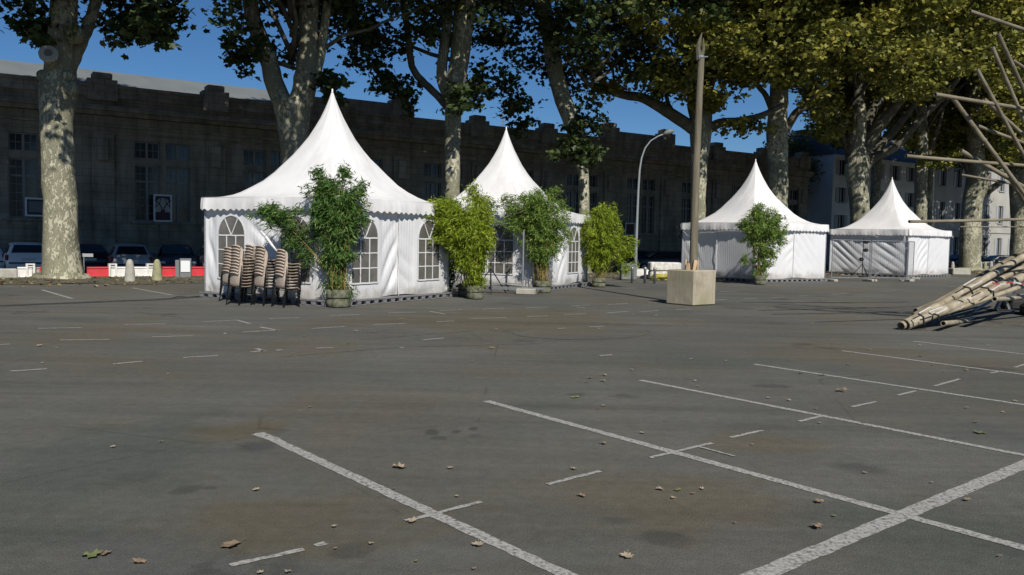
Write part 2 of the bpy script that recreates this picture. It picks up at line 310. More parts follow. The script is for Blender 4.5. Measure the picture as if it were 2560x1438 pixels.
def leaves(name, C, S, m, parent, shape='plane', up=.3, rnd=None, droop=None, dirs=None):
    """many leaf-sized faces as ONE mesh; C centres (N,3), S sizes (N)"""
    N = len(C)
    if shape == 'plane':
        T = np.array([(0, -.5, 0), (.32, -.38, .05), (.30, -.1, .06), (.56, .1, .05), (.25, .18, .03), (0, .55, -.02), (-.25, .18, .03), (-.56, .1, .05), (-.30, -.1, .06), (-.32, -.38, .05)])
        polys = [(0, 1, 2, 3, 4, 5), (0, 5, 6, 7, 8, 9)]
    elif shape == 'far':
        T = np.array([(0, -.5, 0), (.5, 0, .06), (0, .5, 0), (-.5, 0, .06)]); polys = [(0, 1, 2, 3)]
    else:
        T = np.array([(0, -.5, 0), (.085, -.1, 0), (0, .5, -.06), (-.085, -.1, 0)]); polys = [(0, 1, 2, 3)]
    nrm = RNG.normal(size=(N, 3)); nrm[:, 2] = np.abs(nrm[:, 2])+up; nrm /= np.linalg.norm(nrm, axis=1)[:, None]
    if dirs is None: d = RNG.normal(size=(N, 3))
    else: d = dirs + RNG.normal(size=(N, 3))*.6
    if droop: d[:, 2] -= droop
    a = d - nrm*(d*nrm).sum(1)[:, None]; a /= np.linalg.norm(a, axis=1)[:, None]; b = np.cross(a, nrm)
    V = C[:, None, :]+S[:, None, None]*(T[None, :, 0:1]*b[:, None]+T[None, :, 1:2]*a[:, None]+T[None, :, 2:3]*nrm[:, None])
    k = len(T); me = bpy.data.meshes.new(name); me.vertices.add(N*k); me.vertices.foreach_set('co', V.reshape(-1).astype(np.float32))
    idx = np.concatenate([np.array(p) for p in polys]); L_ = (np.arange(N)[:, None]*k+idx[None]).reshape(-1)
    pl = np.array([len(p) for p in polys]); tot = np.tile(pl, N); st = np.concatenate([[0], np.cumsum(tot)[:-1]])
    me.loops.add(len(L_)); me.loops.foreach_set('vertex_index', L_.astype(np.int32))
    me.polygons.add(len(tot)); me.polygons.foreach_set('loop_start', st.astype(np.int32)); me.polygons.foreach_set('loop_total', tot.astype(np.int32))
    me.update(calc_edges=True); at_ = me.attributes.new('rnd', 'FLOAT', 'FACE'); r = RNG.random(N) if rnd is None else rnd
    at_.data.foreach_set('value', np.repeat(r, len(polys)).astype(np.float32)); me.materials.append(m)
    o = bpy.data.objects.new(name, me); COL.objects.link(o)
    if parent: o.parent = parent
    return o

# ------------------------------------------------------------------ ground
ns = [-160, -60, -20, 0, 10, 20, 26, 30.5, 31.2, 32, 32.6, 33.2, 33.7, 34.2, 35.3, 36.5, 40, 60, 120, 500]; ss = [-400, -100, -50, -20, 0, 20, 40, 70, 110, 200, 500]
MB().grid([[SN(s, n, gz(n)) for s in ss] for n in ns]).build('ground', M['asphalt'], smooth='auto')['kind'] = 'structure'
ver = MB(); G = []
for n in np.linspace(30.0, 34.4, 18):
    row = []
    for s in np.linspace(-30, 75, 211):
        e = .45*sin(s*.9)+.3*sin(s*2.3+1)+.15*sin(s*6.1); nn = n+(e if n < 30.5 else 0); lump = .0 if n < 31.2 or n > 34.2 else .05*random.random()
        row.append(SN(s, nn, gz(nn)+.012+lump))
    G.append(row)
ver.grid(G).build('verge', M['soil'], smooth=True)['kind'] = 'structure'
C = []
for _ in range(9000):
    s, n = random.uniform(-12, 60), random.triangular(31.0, 34.2, 33)
    if random.random() < .5*(1+sin(s*1.7)+.4*sin(s*4.1)): C.append(SN(s, n, gz(n)+.05))
C = np.array([tuple(c) for c in C]); tag(leaves('verge_grass', C, RNG.uniform(.05, .17, len(C)), M['grass'], None, 'b', up=-.2, dirs=np.tile([0, 0, 1.], (len(C), 1))), 'patchy short grass and weeds along the tree verge', 'grass', kind='stuff')
C = [SN(random.uniform(-12, 60), random.gauss(31.2, 1.3)) for _ in range(2600)]; C = np.array([(c.x, c.y, gz(c.dot(NV))+.045) for c in C])
tag(leaves('leaf_litter', C, RNG.uniform(.06, .14, len(C)), leafmat('litter', (.12, .08, .04), (.25, .18, .09), (.4, .32, .18), .1), None, 'plane', up=2.5), 'scattered dead leaves lying on the verge under the trees', 'leaf litter', kind='stuff')

# painted lines
def stroke(mb, p, q, wd, z=.004, jit=.006, n=None):
    p = Vector(p); q = Vector(q); d = q-p; ln = d.length; d.normalize(); t = Vector((-d.y, d.x, 0)); n = n or max(2, int(ln/.08))
    P = []
    for i in range(n+1):
        c = p+d*ln*i/n; P.append([(c+t*(wd/2+random.uniform(-jit, jit))).to_tuple()[:2]+(z,), (c-t*(wd/2+random.uniform(-jit, jit))).to_tuple()[:2]+(z,)])
    mb.grid(P)
def ext(p, q, k): return p+(q-p)*k
bays = MB()
for a, b_, k in [((648, 1083), (1395, 1430), 1.8), ((1215, 1003), (2260, 1289), 2.2), ((1600, 951), (2560, 1139), 1.4), ((1885, 911), (2552, 1011.5), 1.5), ((2105, 877.5), (2560, 937), 1.4), ((2283, 853.5), (2560, 886), 1.5)]:
    p, q = U(*a), U(*b_); q = ext(p, q, k); stroke(bays, p, q, .085 if a[0] > 1500 else .095)
stroke(bays, U(648, 1084)+Vector((-.02, -.02, 0)), U(690, 1100), .10, z=.0045)
bays.build('parking_lines', M['paint'])['kind'] = 'structure'
x = MB(); stroke(x, ext(U(2260, 1289), U(1900, 1440), 1.5), ext(U(2260, 1289), U(2560, 1163), 2.2), .125, z=.0065); x.build('cross_line', M['paint'])['kind'] = 'structure'
dash = MB()
for a in [(575, 1415, 760, 1375), (788, 1366, 815, 1359), (1015, 1305, 1203, 1256), (1368, 1212, 1500, 1179), (1625, 1146, 1780, 1109), (1825, 1095, 1906, 1077), (1998, 1055, 2064, 1039), (2130, 1018, 2190, 1005), (2243, 989, 2290, 978), (2335, 966, 2400, 948), (2475, 934, 2505, 928), (2537, 919, 2575, 908)]:
    stroke(dash, U(*a[:2]), U(*a[2:]), .045, z=.0065 if a[0] in (1015, 1625, 1998) else .005)
stroke(dash, U(1740, 1117), U(1836, 1142), .03, z=.0075); dash.build('dashed_line', M['paint'])['kind'] = 'structure'
fd = MB()
for a in [(95, 822, 205, 820), (310, 812, 415, 810), (505, 805, 592, 801), (592, 801, 625, 810), (672, 797, 748, 795), (826, 790, 900, 787), (970, 783, 1040, 781), (1075, 779, 1113, 786), (1100, 777, 1155, 775), (1205, 773, 1260, 771),
          (150, 851, 275, 849), (380, 843, 485, 840), (607, 831, 695, 826), (650, 818, 697, 827), (780, 822, 862, 817), (935, 812, 1014, 809), (1175, 797, 1265, 795), (1317, 792, 1370, 790), (1410, 787, 1465, 785), (1517, 783, 1570, 779), (1600, 780, 1646, 777), (1690, 775, 1728, 773),
          (25, 929, 117, 923), (282, 911, 355, 904), (458, 895, 545, 890), (628, 881, 660, 877), (640, 872, 662, 879), (690, 877, 705, 875), (790, 871, 833, 870), (1058, 850, 1110, 846), (0, 862, 25, 861), (1090, 805, 1135, 803), (1395, 822, 1415, 821), (1475, 818, 1510, 816),
          (1315, 770, 1370, 768), (1428, 765, 1475, 763), (1520, 762, 1570, 759), (1440, 768, 1465, 771), (1620, 757, 1660, 755), (1787, 751, 1816, 749), (1860, 748, 1893, 746), (1930, 745, 1960, 743), (1995, 741, 2020, 740), (2080, 737, 2120, 735), (2200, 729, 2240, 727), (2370, 717, 2400, 716),
          (1560, 722, 1590, 721), (1800, 730, 1840, 728), (1000, 870, 1010, 869), (1500, 890, 1530, 888)]:
    stroke(fd, U(*a[:2]), U(*a[2:]), .075, z=.005 if len(fd.v) % 8 else .006)
fd.build('faded_bay_dashes', M['paint_worn'])['kind'] = 'structure'
v = MB(); stroke(v, U(105, 725), U(180, 747), .10); stroke(v, U(330, 720), U(430, 738), .10); v.build('verge_bay_lines', M['paint_worn'])['kind'] = 'structure'
tr = MB(); pts = [(-60, 768), (0, 765), (120, 760), (250, 755), (380, 750), (440, 746), (520, 741)]
for a, b_ in zip(pts, pts[1:]): stroke(tr, U(*a), ext(U(*a), U(*b_), 1.03), .42, z=.0035+random.uniform(0, .0008), jit=.02)
tr.build('tar_strip', M['tar'])['kind'] = 'structure'
def ell(mb, px, py, rx, ry, z=.002, k=40, a0=0, a1=2*pi):       # thin repair seam seen as an ellipse on the asphalt
    P = []
    for i in range(k+1):
        a = a0+(a1-a0)*i/k; c = U(px+rx*cos(a), py+ry*sin(a)); P.append([(c.x, c.y, z), (c.x+.012, c.y+.05, z)])
    mb.grid(P)
se = MB(); ell(se, 1452, 832, 172, 18, a0=-.3, a1=3.6); 
for a, b_ in [((700, 893), (1010, 868)), ((1010, 868), (1350, 860)), ((1350, 800), (1600, 812)), ((340, 780), (460, 796)), ((900, 850), (1180, 828))]: stroke(se, U(*a), U(*b_), .03, z=.002, jit=.015)
se.build('asphalt_seams', M['tar'])['kind'] = 'structure'

# ------------------------------------------------------------------ fallen leaves
def leaf_mesh(name, m, curl):
    T = [(0, -.5), (.28, -.42), (.24, -.16), (.58, -.02), (.40, .10), (.46, .34), (.18, .26), (0, .58), (-.18, .26), (-.46, .34), (-.40, .10), (-.58, -.02), (-.24, -.16), (-.28, -.42)]
    vs = [(x, y, curl*(x*x*1.6+y*y*.9)+.06*sin(9*x+4*y)) for x, y in T]+[(0, -.1, 0), (0, .2, .02), (-.02, -.85, curl*.5), (.02, -.85, curl*.5)]
    fs = [(14, 0, 1, 2), (14, 2, 3, 4), (14, 4, 5, 6), (14, 6, 15), (15, 6, 7, 8), (15, 8, 14), (14, 8, 9, 10), (14, 10, 11, 12), (14, 12, 13, 0), (0, 16, 17)]
    mb = MB(); mb.add(vs, fs); o = mb.build(name, m); return o
protos = [leaf_mesh('fallen_leaf', M[k], c) for k, c in (('dry', .18), ('dry2', .34), ('greenleaf', .12), ('dry', -.25))]
LV = [(232, 1391, 48, 2, 'large green fallen leaf at the bottom left of the car park'), (262, 1388, 28, 0, 'brown curled leaf touching the large green fallen leaf'),
      (347, 1408, 32, 0, 'brown crumpled leaf right of the green fallen leaf in the left foreground'), (576, 1367, 50, 0, 'largest brown fallen leaf, lying above the short dashed line in the left foreground'),
      (1195, 1366, 28, 1, 'pale folded leaf just left of the long line at the bottom centre'), (1567, 1395, 30, 1, 'pale buff leaf lying alone at the bottom centre right'),
      (2044, 1323, 28, 3, 'curled brown leaf standing up left of the crossing of the two thick lines'), (1030, 1307, 26, 1, 'pale leaf at the left end of the short dash crossing the first long line'),
      (1000, 1171, 34, 1, 'pair of pale leaf lobes above the first long line'), (1455, 1242, 22, 0, 'brown leaf below the fifth short dash'), (2104, 980, 24, 3, 'dark curled leaf standing between the third and fourth bay lines'),
      (1437, 995, 20, 2, 'green yellow leaf above the second long line'), (2450, 1084, 26, 2, 'olive leaf lying flat near the right edge, below the third bay line'), (1695, 1228, 18, 2, 'greenish leaf in the middle of the small group between the two long lines')]
small = [(282, 1120, 14, 1), (403, 1107, 12, 1), (640, 1228, 20, 1), (836, 1320, 18, 1), (928, 1363, 16, 1), (838, 1375, 10, 0), (1126, 1173, 18, 1), (984, 1225, 12, 0), (1142, 1244, 14, 1), (1434, 1175, 18, 1), (1650, 1226, 20, 1), (1732, 1237, 14, 0), (1755, 1225, 12, 1), (1683, 1248, 14, 1),
         (1606, 1085, 16, 1), (1510, 1112, 20, 3), (1508, 1016, 12, 0), (1512, 940, 14, 1), (1475, 947, 16, 1), (1467, 957, 12, 0), (1508, 955, 14, 3), (1580, 927, 9, 3), (1738, 954, 10, 1), (1745, 968, 12, 1), (1815, 905, 10, 3), (1728, 900, 14, 1), (2002, 934, 16, 2), (2055, 940, 16, 1), (1922, 997, 12, 1), (1973, 1003, 12, 1),
         (2040, 1025, 10, 3), (2050, 1060, 12, 1), (2120, 913, 12, 2), (2333, 915, 12, 3), (2417, 928, 14, 3), (2440, 1057, 16, 2), (2416, 1022, 10, 3), (2508, 1033, 12, 1), (2538, 1005, 14, 1), (2418, 1254, 18, 3), (2085, 1293, 14, 2), (2048, 1259, 22, 3), (1838, 1311, 10, 3), (1881, 1114, 10, 1), (2160, 1059, 14, 2),
         (2162, 1185, 12, 1), (98, 866, 18, 1), (142, 871, 8, 1), (105, 909, 8, 1), (563, 836, 10, 1), (760, 842, 10, 1), (890, 829, 10, 1), (870, 861, 10, 2), (935, 832, 10, 0), (1002, 799, 12, 2), (655, 815, 8, 3), (732, 885, 8, 1), (775, 1020, 10, 1), (1230, 873, 14, 3), (1240, 826, 10, 3), (1320, 813, 8, 1), (1640, 790, 10, 1), (1582, 788, 9, 1), (1498, 823, 9, 1),
         (2030, 812, 9, 1), (2250, 862, 8, 2), (2173, 875, 10, 1), (2300, 865, 10, 1), (2470, 865, 10, 1), (2302, 892, 12, 2), (2550, 808, 10, 1), (2360, 930, 8, 1), (1185, 1426, 14, 0), (1040, 1407, 12, 2), (720, 1434, 20, 1), (650, 1436, 20, 1), (2440, 1227, 10, 1), (2500, 1395, 12, 3), (2330, 1210, 9, 3), (1180, 905, 8, 1), (420, 938, 8, 3)]
for k, (px, py, wd, t, lb) in enumerate(LV + [(*q, None) for q in small]):
    o = protos[t] if k in (0, 1, 4, 6) and t == [2, 0, 1, 3][(0, 1, 4, 6).index(k)] else protos[t].copy()
    if o.name not in COL.objects: COL.objects.link(o)
    c = U(px, py); s = wd/F*c.y*(1.1 if lb else random.uniform(.85, 1.0))
    o.scale = (s, s, s); o.location = (c.x, c.y, .012+(.28*s if t == 3 else .0)); o.rotation_euler = (random.uniform(-.16, .16), random.uniform(-.16, .16), random.uniform(0, 6.3))
    kd = ('brown', 'pale buff', 'greenish', 'curled brown')[t]
    far = 'far ' if py < 960 else ('mid distance ' if py < 1150 else 'near ')
    zn = 'asphalt left of the first line' if px < 640+max(0, py-1083)*2.2 else ('asphalt between the first two lines' if px < 1215+max(0, py-1003)*3.6 else ('bay lines at the right' if py > 900 else 'asphalt before the small tents'))
    if py < 900 and px < 1500: zn = 'faded dashes by the big tents'
    tag(o, lb or f'small {kd} dead leaf on the {far}{zn}', 'fallen leaf', None if lb else 'small dead leaves strewn on the asphalt')

# ------------------------------------------------------------------ museum-like building
BL = empty('stone_building', SN(0, 51, -.3), pi/2-RA, 'long dark stone building with tall windows and stepped parapet behind the plane trees', 'building')
zz = .3      # local z = world z + .3
X0, X1 = -22.0, 66.5
wins = [(-9.15+6.07*k) for k in range(0, 13)]   # window centres
wins = [w_ for w_ in wins]
opn = []
for c in wins: opn += [(c-1.5, c-.15), (c+.15, c+1.5)]
wl = MB(); zb = [(2.35, 5.5), (5.88, 6.85)]
xs = [X0]+[q for o_ in opn for q in o_]+[X1]
for i in range(len(xs)-1):
    a, b_ = xs[i], xs[i+1]
    if i % 2 == 0: wl.box(a, b_, 0, .5, 0, 9.1+zz)
    else:
        z = 0
        for z0, z1 in zb: wl.box(a, b_, 0, .5, z, z0+zz); z = z1+zz
        wl.box(a, b_, 0, .5, z, 9.1+zz)
wl.box(X1-.5, X1, .5, 14, 0, 9.1+zz); wl.box(X0, X1-.5, .5, 1.0, 0, .2)
wl.build('wall', M['stone'], BL)
c_ = MB(); c_.box(X0, X1+.25, -.45, -.003, 8.35+zz, 8.62+zz); c_.box(X0, X1+.2, -.28, -.003, 8.1+zz, 8.348+zz); c_.box(X0, X1+.1, -.14, -.003, 7.5+zz, 7.62+zz); c_.box(X0, X1+.1, -.10, -.003, 7.15+zz, 7.24+zz)
c_.build('cornice', M['stone2'], BL)
p_ = MB(); p_.box(X0, X1+.1, -.12, .5, 9.103+zz, 9.62+zz); p_.box(X0, X1+.15, -.2, .56, 9.623+zz, 9.8+zz); p_.box(18.6, 24.9, -.16, .54, 9.8+zz+.003, 10.55+zz); p_.box(41.9, 48.7, -.16, .54, 9.8+zz+.003, 10.4+zz)
p_.build('parapet', M['stone2'], BL)
for k in range(-4, 11):
    s = 5.95+6.02*k
    if s > 66: s = 65.6
    top = 10.55 if 18 < s < 25 else (10.4 if 41 < s < 49 else 9.8)
    m_ = MB(); m_.box(s-.75, s+.75, -.26, .6, top+zz-.9, top+.26+zz); m_.box(s-.5, s+.5, -.24, .58, top+.262+zz, top+.62+zz, bev=.06); m_.build('parapet_block', M['stone2'], BL)
    m_ = MB(); m_.box(s-.55, s+.55, -.16, -.003, .9, 7.1+zz); m_.box(s-.62, s+.62, -.22, -.003, 7.1+zz+.003, 7.14+zz); m_.box(s-.28, s+.28, -.34, -.163, 5.6+zz, 6.9+zz, bev=.05); m_.box(s-.68, s+.68, -.3, -.003, 0, .9-.003); m_.build('pilaster', M['stone'], BL)
pl = MB(); pl.box(X0, X1+.1, -.12, -.003, 0, .9); pl.box(X0, X1+.1, -.09, -.003, 1.5, 1.56)
pl.build('plinth', M['stone2'], BL)
for c in wins:
    for z0, z1, up in ((2.35, 5.5, 0), (5.88, 6.85, 1)):
        for sg in (-1, 1):
            a, b_ = (c-1.5, c-.15) if sg < 0 else (c+.15, c+1.5)
            f = MB(); y0, y1 = .2, .27; t = .07
            f.box(a, a+t, y0, y1, z0+zz, z1+zz); f.box(b_-t, b_, y0, y1, z0+zz, z1+zz); f.box(a+t, b_-t, y0, y1, z0+zz, z0+t+zz); f.box(a+t, b_-t, y0, y1, z1-t+zz, z1+zz)
            mid = (a+b_)/2; f.box(mid-.06, mid+.06, y0-.01, y1, z0+t+zz, z1-t+zz)
            for q in (.25, .75): xx = a+(b_-a)*q; f.box(xx-.012, xx+.012, y0+.02, y1-.01, z0+t+zz, z1-t+zz)
            nz = 2 if up else 7
            for j in range(1, nz): z = z0+(z1-z0)*j/nz; hw = .05 if (not up and j == 5) else .013; f.box(a+t, b_-t, y0+.025, y1-.012, z-hw+zz, z+hw+zz)
            fo = f.build('window', M['winframe'], BL)
            g = MB(); g.box(a, b_, .262, .285, z0+zz, z1+zz); g.build('pane', M['glass'], fo)
    m_ = MB(); m_.box(c-1.75, c+1.75, -.22, .2, 2.17+zz, 2.348+zz, bev=.02); m_.box(c-1.6, c+1.6, -.1, -.003, 2.0+zz, 2.167+zz); m_.box(c-.2, c+.2, -.2, -.104, 1.35+zz, 2.16+zz)
    m_.build('sill', M['stone2'], BL)
rf = MB(); rf.add([(X0, .9, 9.6), (18.4, .9, 9.6), (18.4, 6.5, 11.95), (X0, 6.5, 11.95), (X0, 14, 9.6), (18.4, 14, 9.6)], [(0, 1, 2, 3), (3, 2, 5, 4), (1, 5, 2), (0, 3, 4)])
rf.build('roof', M['zinc'], BL)
rf = MB(); rf.box(18.5, X1-.6, .6, 13.5, 9.2, 9.35); rf.build('flat_roof', M['zinc'], BL)
# posters on the windows
def poster(name, px0, py0, px1, py1, kind, label):
    c = onrow((px0+px1)/2, 50.55, (py0+py1)/2); Y = c.y; tl = at(px0, py0, Y); br = at(px1, py1, Y)
    z1, z0 = tl.z, br.z; a = onrow(px0, 50.55, py0).dot(DV); b_ = onrow(px1, 50.55, py0).dot(DV); wdt = (b_-a)
    r = empty(name, SN((a+b_)/2, 50.55, (z0+z1)/2), pi/2-RA, label, 'poster'); hw, hh = wdt/2, (z1-z0)/2; t = .09
    m_ = MB(); m_.box(-hw, hw, 0, .05, hh-t, hh); m_.box(-hw, hw, 0, .05, -hh, -hh+t); m_.box(-hw, -hw+t, 0, .05, -hh+t, hh-t); m_.box(hw-t, hw, 0, .05, -hh+t, hh-t)
    m_.build('frame', M['board'], r); m_ = MB(); m_.box(-hw+t, hw-t, .02, .045, -hh+t, hh-t); m_.build('print', M['poster_dark'], r)
    m_ = MB()
    if kind == 1:
        k = 20; m_.add([(.36*cos(2*pi*i/k), .017, .24+.34*sin(2*pi*i/k)) for i in range(k)], [tuple(range(k))])
        for sx in (-.26, .26): m_.add([(sx+.18*cos(2*pi*i/k), .014, -.1+.26*sin(2*pi*i/k)) for i in range(k)], [tuple(range(k))])
        m_.build('print_shapes', M['poster_pale'], r); m_ = MB(); m_.box(-hw+t, hw-t, .010, .019, -hh+t, -hh+.55); m_.build('print_footer', M['poster_plum'], r)
        m_ = MB()
        for sx in (-1, 1): m_.tube([(sx*.45, .008, .45), (sx*.2, .008, .25), (sx*.05, .008, -.02), (sx*.1, .008, -.2)], .025, 6); m_.tube([(sx*.45, .008, .0), (sx*.2, .008, .25), (sx*.1, .008, .55)], .02, 6)
        m_.build('print_scrolls', M['poster_dark'], r)
    else: m_.box(-hw*.7, hw*.7, .012, .018, -hh*.55, hh*.6); m_.build('print_panel', M['greybox'] if kind == 2 else M['poster_plum'], r)
poster('poster_panel', 384, 486, 430, 555, 1, 'portrait framed poster with curled ornament hung on the tall window left of the big tent')
poster('poster_panel', 62, 494, 122, 542, 2, 'landscape framed panel on the window behind the leftmost tree trunk')
poster('poster_panel', 1564, 557, 1588, 590, 3, 'small framed panel behind the curved street lamp pole')

# ------------------------------------------------------------------ buildings on the right
def house(name, px0, px1, n, ytop, m, label, rows, cols, roof=None, dpth=10, ww=.55, sh=True):
    a, b_ = onrow(px0, n), onrow(px1, n); W_ = (b_-a).length; H = at(px0+8, ytop, a.y).z+.3; rz = pi/2-RA
    r = empty(name, (a.x, a.y, -.3), rz if rz is not None else 0, label, 'building')
    wx = [W_*(i+.5)/cols for i in range(cols)]; fl = H/rows; m_ = MB(); xs = [0]+[q for x in wx for q in (x-ww, x+ww)]+[W_]
    for i in range(len(xs)-1):
        if i % 2 == 0: m_.box(xs[i], xs[i+1], 0, .4, 0, H)
        else:
            z = 0
            for j in range(rows): z0 = fl*j+fl*.28; z1 = fl*j+fl*.82; m_.box(xs[i], xs[i+1], 0, .4, z, z0); z = z1
            m_.box(xs[i], xs[i+1], 0, .4, z, H)
    m_.box(0, .4, .4, dpth, 0, H); m_.box(W_-.4, W_, .4, dpth, 0, H); m_.box(.4, W_-.4, dpth-.4, dpth, 0, H)
    m_.build('wall', m, r)
    for x in wx:
        for j in range(rows):
            z0 = fl*j+fl*.28; z1 = fl*j+fl*.82; f = MB(); f.box(x-ww, x-ww+.07, .15, .22, z0, z1); f.box(x+ww-.07, x+ww, .15, .22, z0, z1); f.box(x-.04, x+.04, .14, .21, z0, z1); f.box(x-ww-.1, x+ww+.1, -.12, .14, z0-.12, z0-.003)
            if sh: f.box(x-ww-.5, x-ww-.02, -.05, -.003, z0, z1); f.box(x+ww+.02, x+ww+.5, -.05, -.003, z0, z1)
            fo = f.build('window', M['shutter'], r); g = MB(); g.box(x-ww, x+ww, .2, .23, z0, z1); g.build('pane', M['glass'], fo)
    c = MB(); c.box(-.15, W_+.15, -.3, -.003, H-.35, H-.05); c.build('cornice', m, r); c = MB(); c.box(-.1, W_+.1, -.1, -.004, fl-.1, fl+.08); c.build('string_course', m, r)
    if roof:
        q = MB(); q.add([(-.2, -.3, H), (W_+.2, -.3, H), (W_+.2, dpth+.3, H), (-.2, dpth+.3, H), (.8, dpth/2-1, H+roof), (W_-.8, dpth/2-1, H+roof), (W_-.8, dpth/2+1, H+roof), (.8, dpth/2+1, H+roof)], [(0, 1, 5, 4), (1, 2, 6, 5), (2, 3, 7, 6), (3, 0, 4, 7), (4, 5, 6, 7)])
        ro = q.build('roof', M['slate'], r); ch = MB(); ch.box(W_-1.6, W_-.7, dpth/2-1.3, dpth/2-.5, H, H+roof+1.1, bev=.05); ch.build('chimney', M['plaster2'], ro)
    return r, W_, H
house('slate_roof_house', 1985, 2085, 60, 463, M['plaster'], 'pale house with dark slate roof between the stone building and the taller white house', 3, 2, 2.0)
house('white_townhouse', 2076, 2330, 54, 385, M['plaster'], 'tall pale blue-grey townhouse with many windows behind the twisted tree trunk', 4, 6, 3.0)
house('beige_apartment_house', 2331, 2640, 54, 400, M['plaster2'], 'long beige apartment house behind the trunks at the far right', 3, 9, 2.5)
an = MB(); p = at(2057, 440, 102)
for q, z1 in ((0, 5.2), (.0, 5.0)): an.tube([(p.x+q, p.y, p.z-2), (p.x+q, p.y, p.z+z1-2.4)], .03, 5)
for k in range(4): an.tube([(p.x-.5, p.y, p.z+1.2+.35*k), (p.x+.5, p.y, p.z+1.2+.35*k)], .02, 4)
tag(an.build('roof_antenna', M['greybox']), 'thin television antenna above the slate roof against the sky', 'antenna')
ma = MB(); p = SN(onrow(1257, 60).dot(DV), 60); b0 = at(1257, 330, p.y); b1 = at(1259, 268, p.y); ma.tube([b0, b1], [.06, .03], 5)
for k in range(7): c = b0.lerp(b1, k/7); ma.tube([c+Vector((-.25, 0, 0)), c+Vector((.25, 0, 0))], .02, 4)
ma.tube([Vector((b0.x, b0.y, 9)), b0], .06, 5)
tag(ma.build('antenna_mast', M['greybox']), 'thin lattice antenna mast standing above the roof behind the second tent peak', 'antenna')

# ------------------------------------------------------------------ trees
PROF = [(0, 88), (40, 60), (55, 50), (65, 112), (120, 118), (190, 100), (240, 92), (300, 92), (340, 96), (385, 104), (410, 112), (440, 66), (446, -10), (534, -10), (548, 40), (565, 110), (600, 165), (640, 200), (680, 190), (760, 190), (800, 245), (850, 245), (875, 215), (900, 200),
        (950, 235), (1000, 262), (1030, 250), (1042, 175), (1090, 150), (1130, 260), (1180, 285), (1205, 230), (1225, 160), (1240, 190), (1252, 290), (1280, 318), (1310, 300), (1345, 262), (1380, 235), (1430, 290), (1470, 330), (1500, 325), (1512, 200), (1560, 222), (1600, 245), (1650, 260), (1700, 270), (1770, 195),
        (1800, 215), (1850, 235), (1900, 220), (1925, 200), (1980, 235), (2012, 215), (2024, 270), (2050, 350), (2085, 370), (2120, 375), (2160, 320), (2220, 330), (2280, 385), (2330, 405), (2370, 425), (2410, 430), (2450, 400), (2560, 445), (3200, 445)]
PX, PY = np.array([p[0] for p in PROF]), np.array([p[1] for p in PROF])
GAPS = [(450, 530, -500, 200), (1050, 1108, 110, 175), (1228, 1242, 150, 330), (1655, 1690, 60, 110), (1690, 1712, 120, 160), (1925, 1950, 215, 300), (1500, 1540, 175, 215)]
TR = {}
def limb(mb, pts, Y, w0, w1, k=9, dy=0):
    """traced limb: px points at depth Y (drifting by dy metres), widths in px"""
    n = len(pts); P = []; R = []
    for i, (a, b_) in enumerate(pts):
        yy = Y+dy*i/(n-1); P.append(at(a, b_, yy)); R.append((w0+(w1-w0)*i/(n-1))/2/F*yy)
    # resample (catmull-rom)
    Q = []; RR = []
    for i in range(n-1):
        p0, p1, p2, p3 = P[max(i-1, 0)], P[i], P[i+1], P[min(i+2, n-1)]
        for j in range(4):
            t = j/4; q = .5*((2*p1)+(p2-p0)*t+(2*p0-5*p1+4*p2-p3)*t*t+(3*p1-p0-3*p2+p3)*t**3); Q.append(q+Vector((random.uniform(-1, 1), random.uniform(-1, 1), 0))*.02); RR.append((R[i]+(R[i+1]-R[i])*t))
    Q.append(P[-1]); RR.append(R[-1]); mb.tube(Q, RR, k, wob=.035); return Q
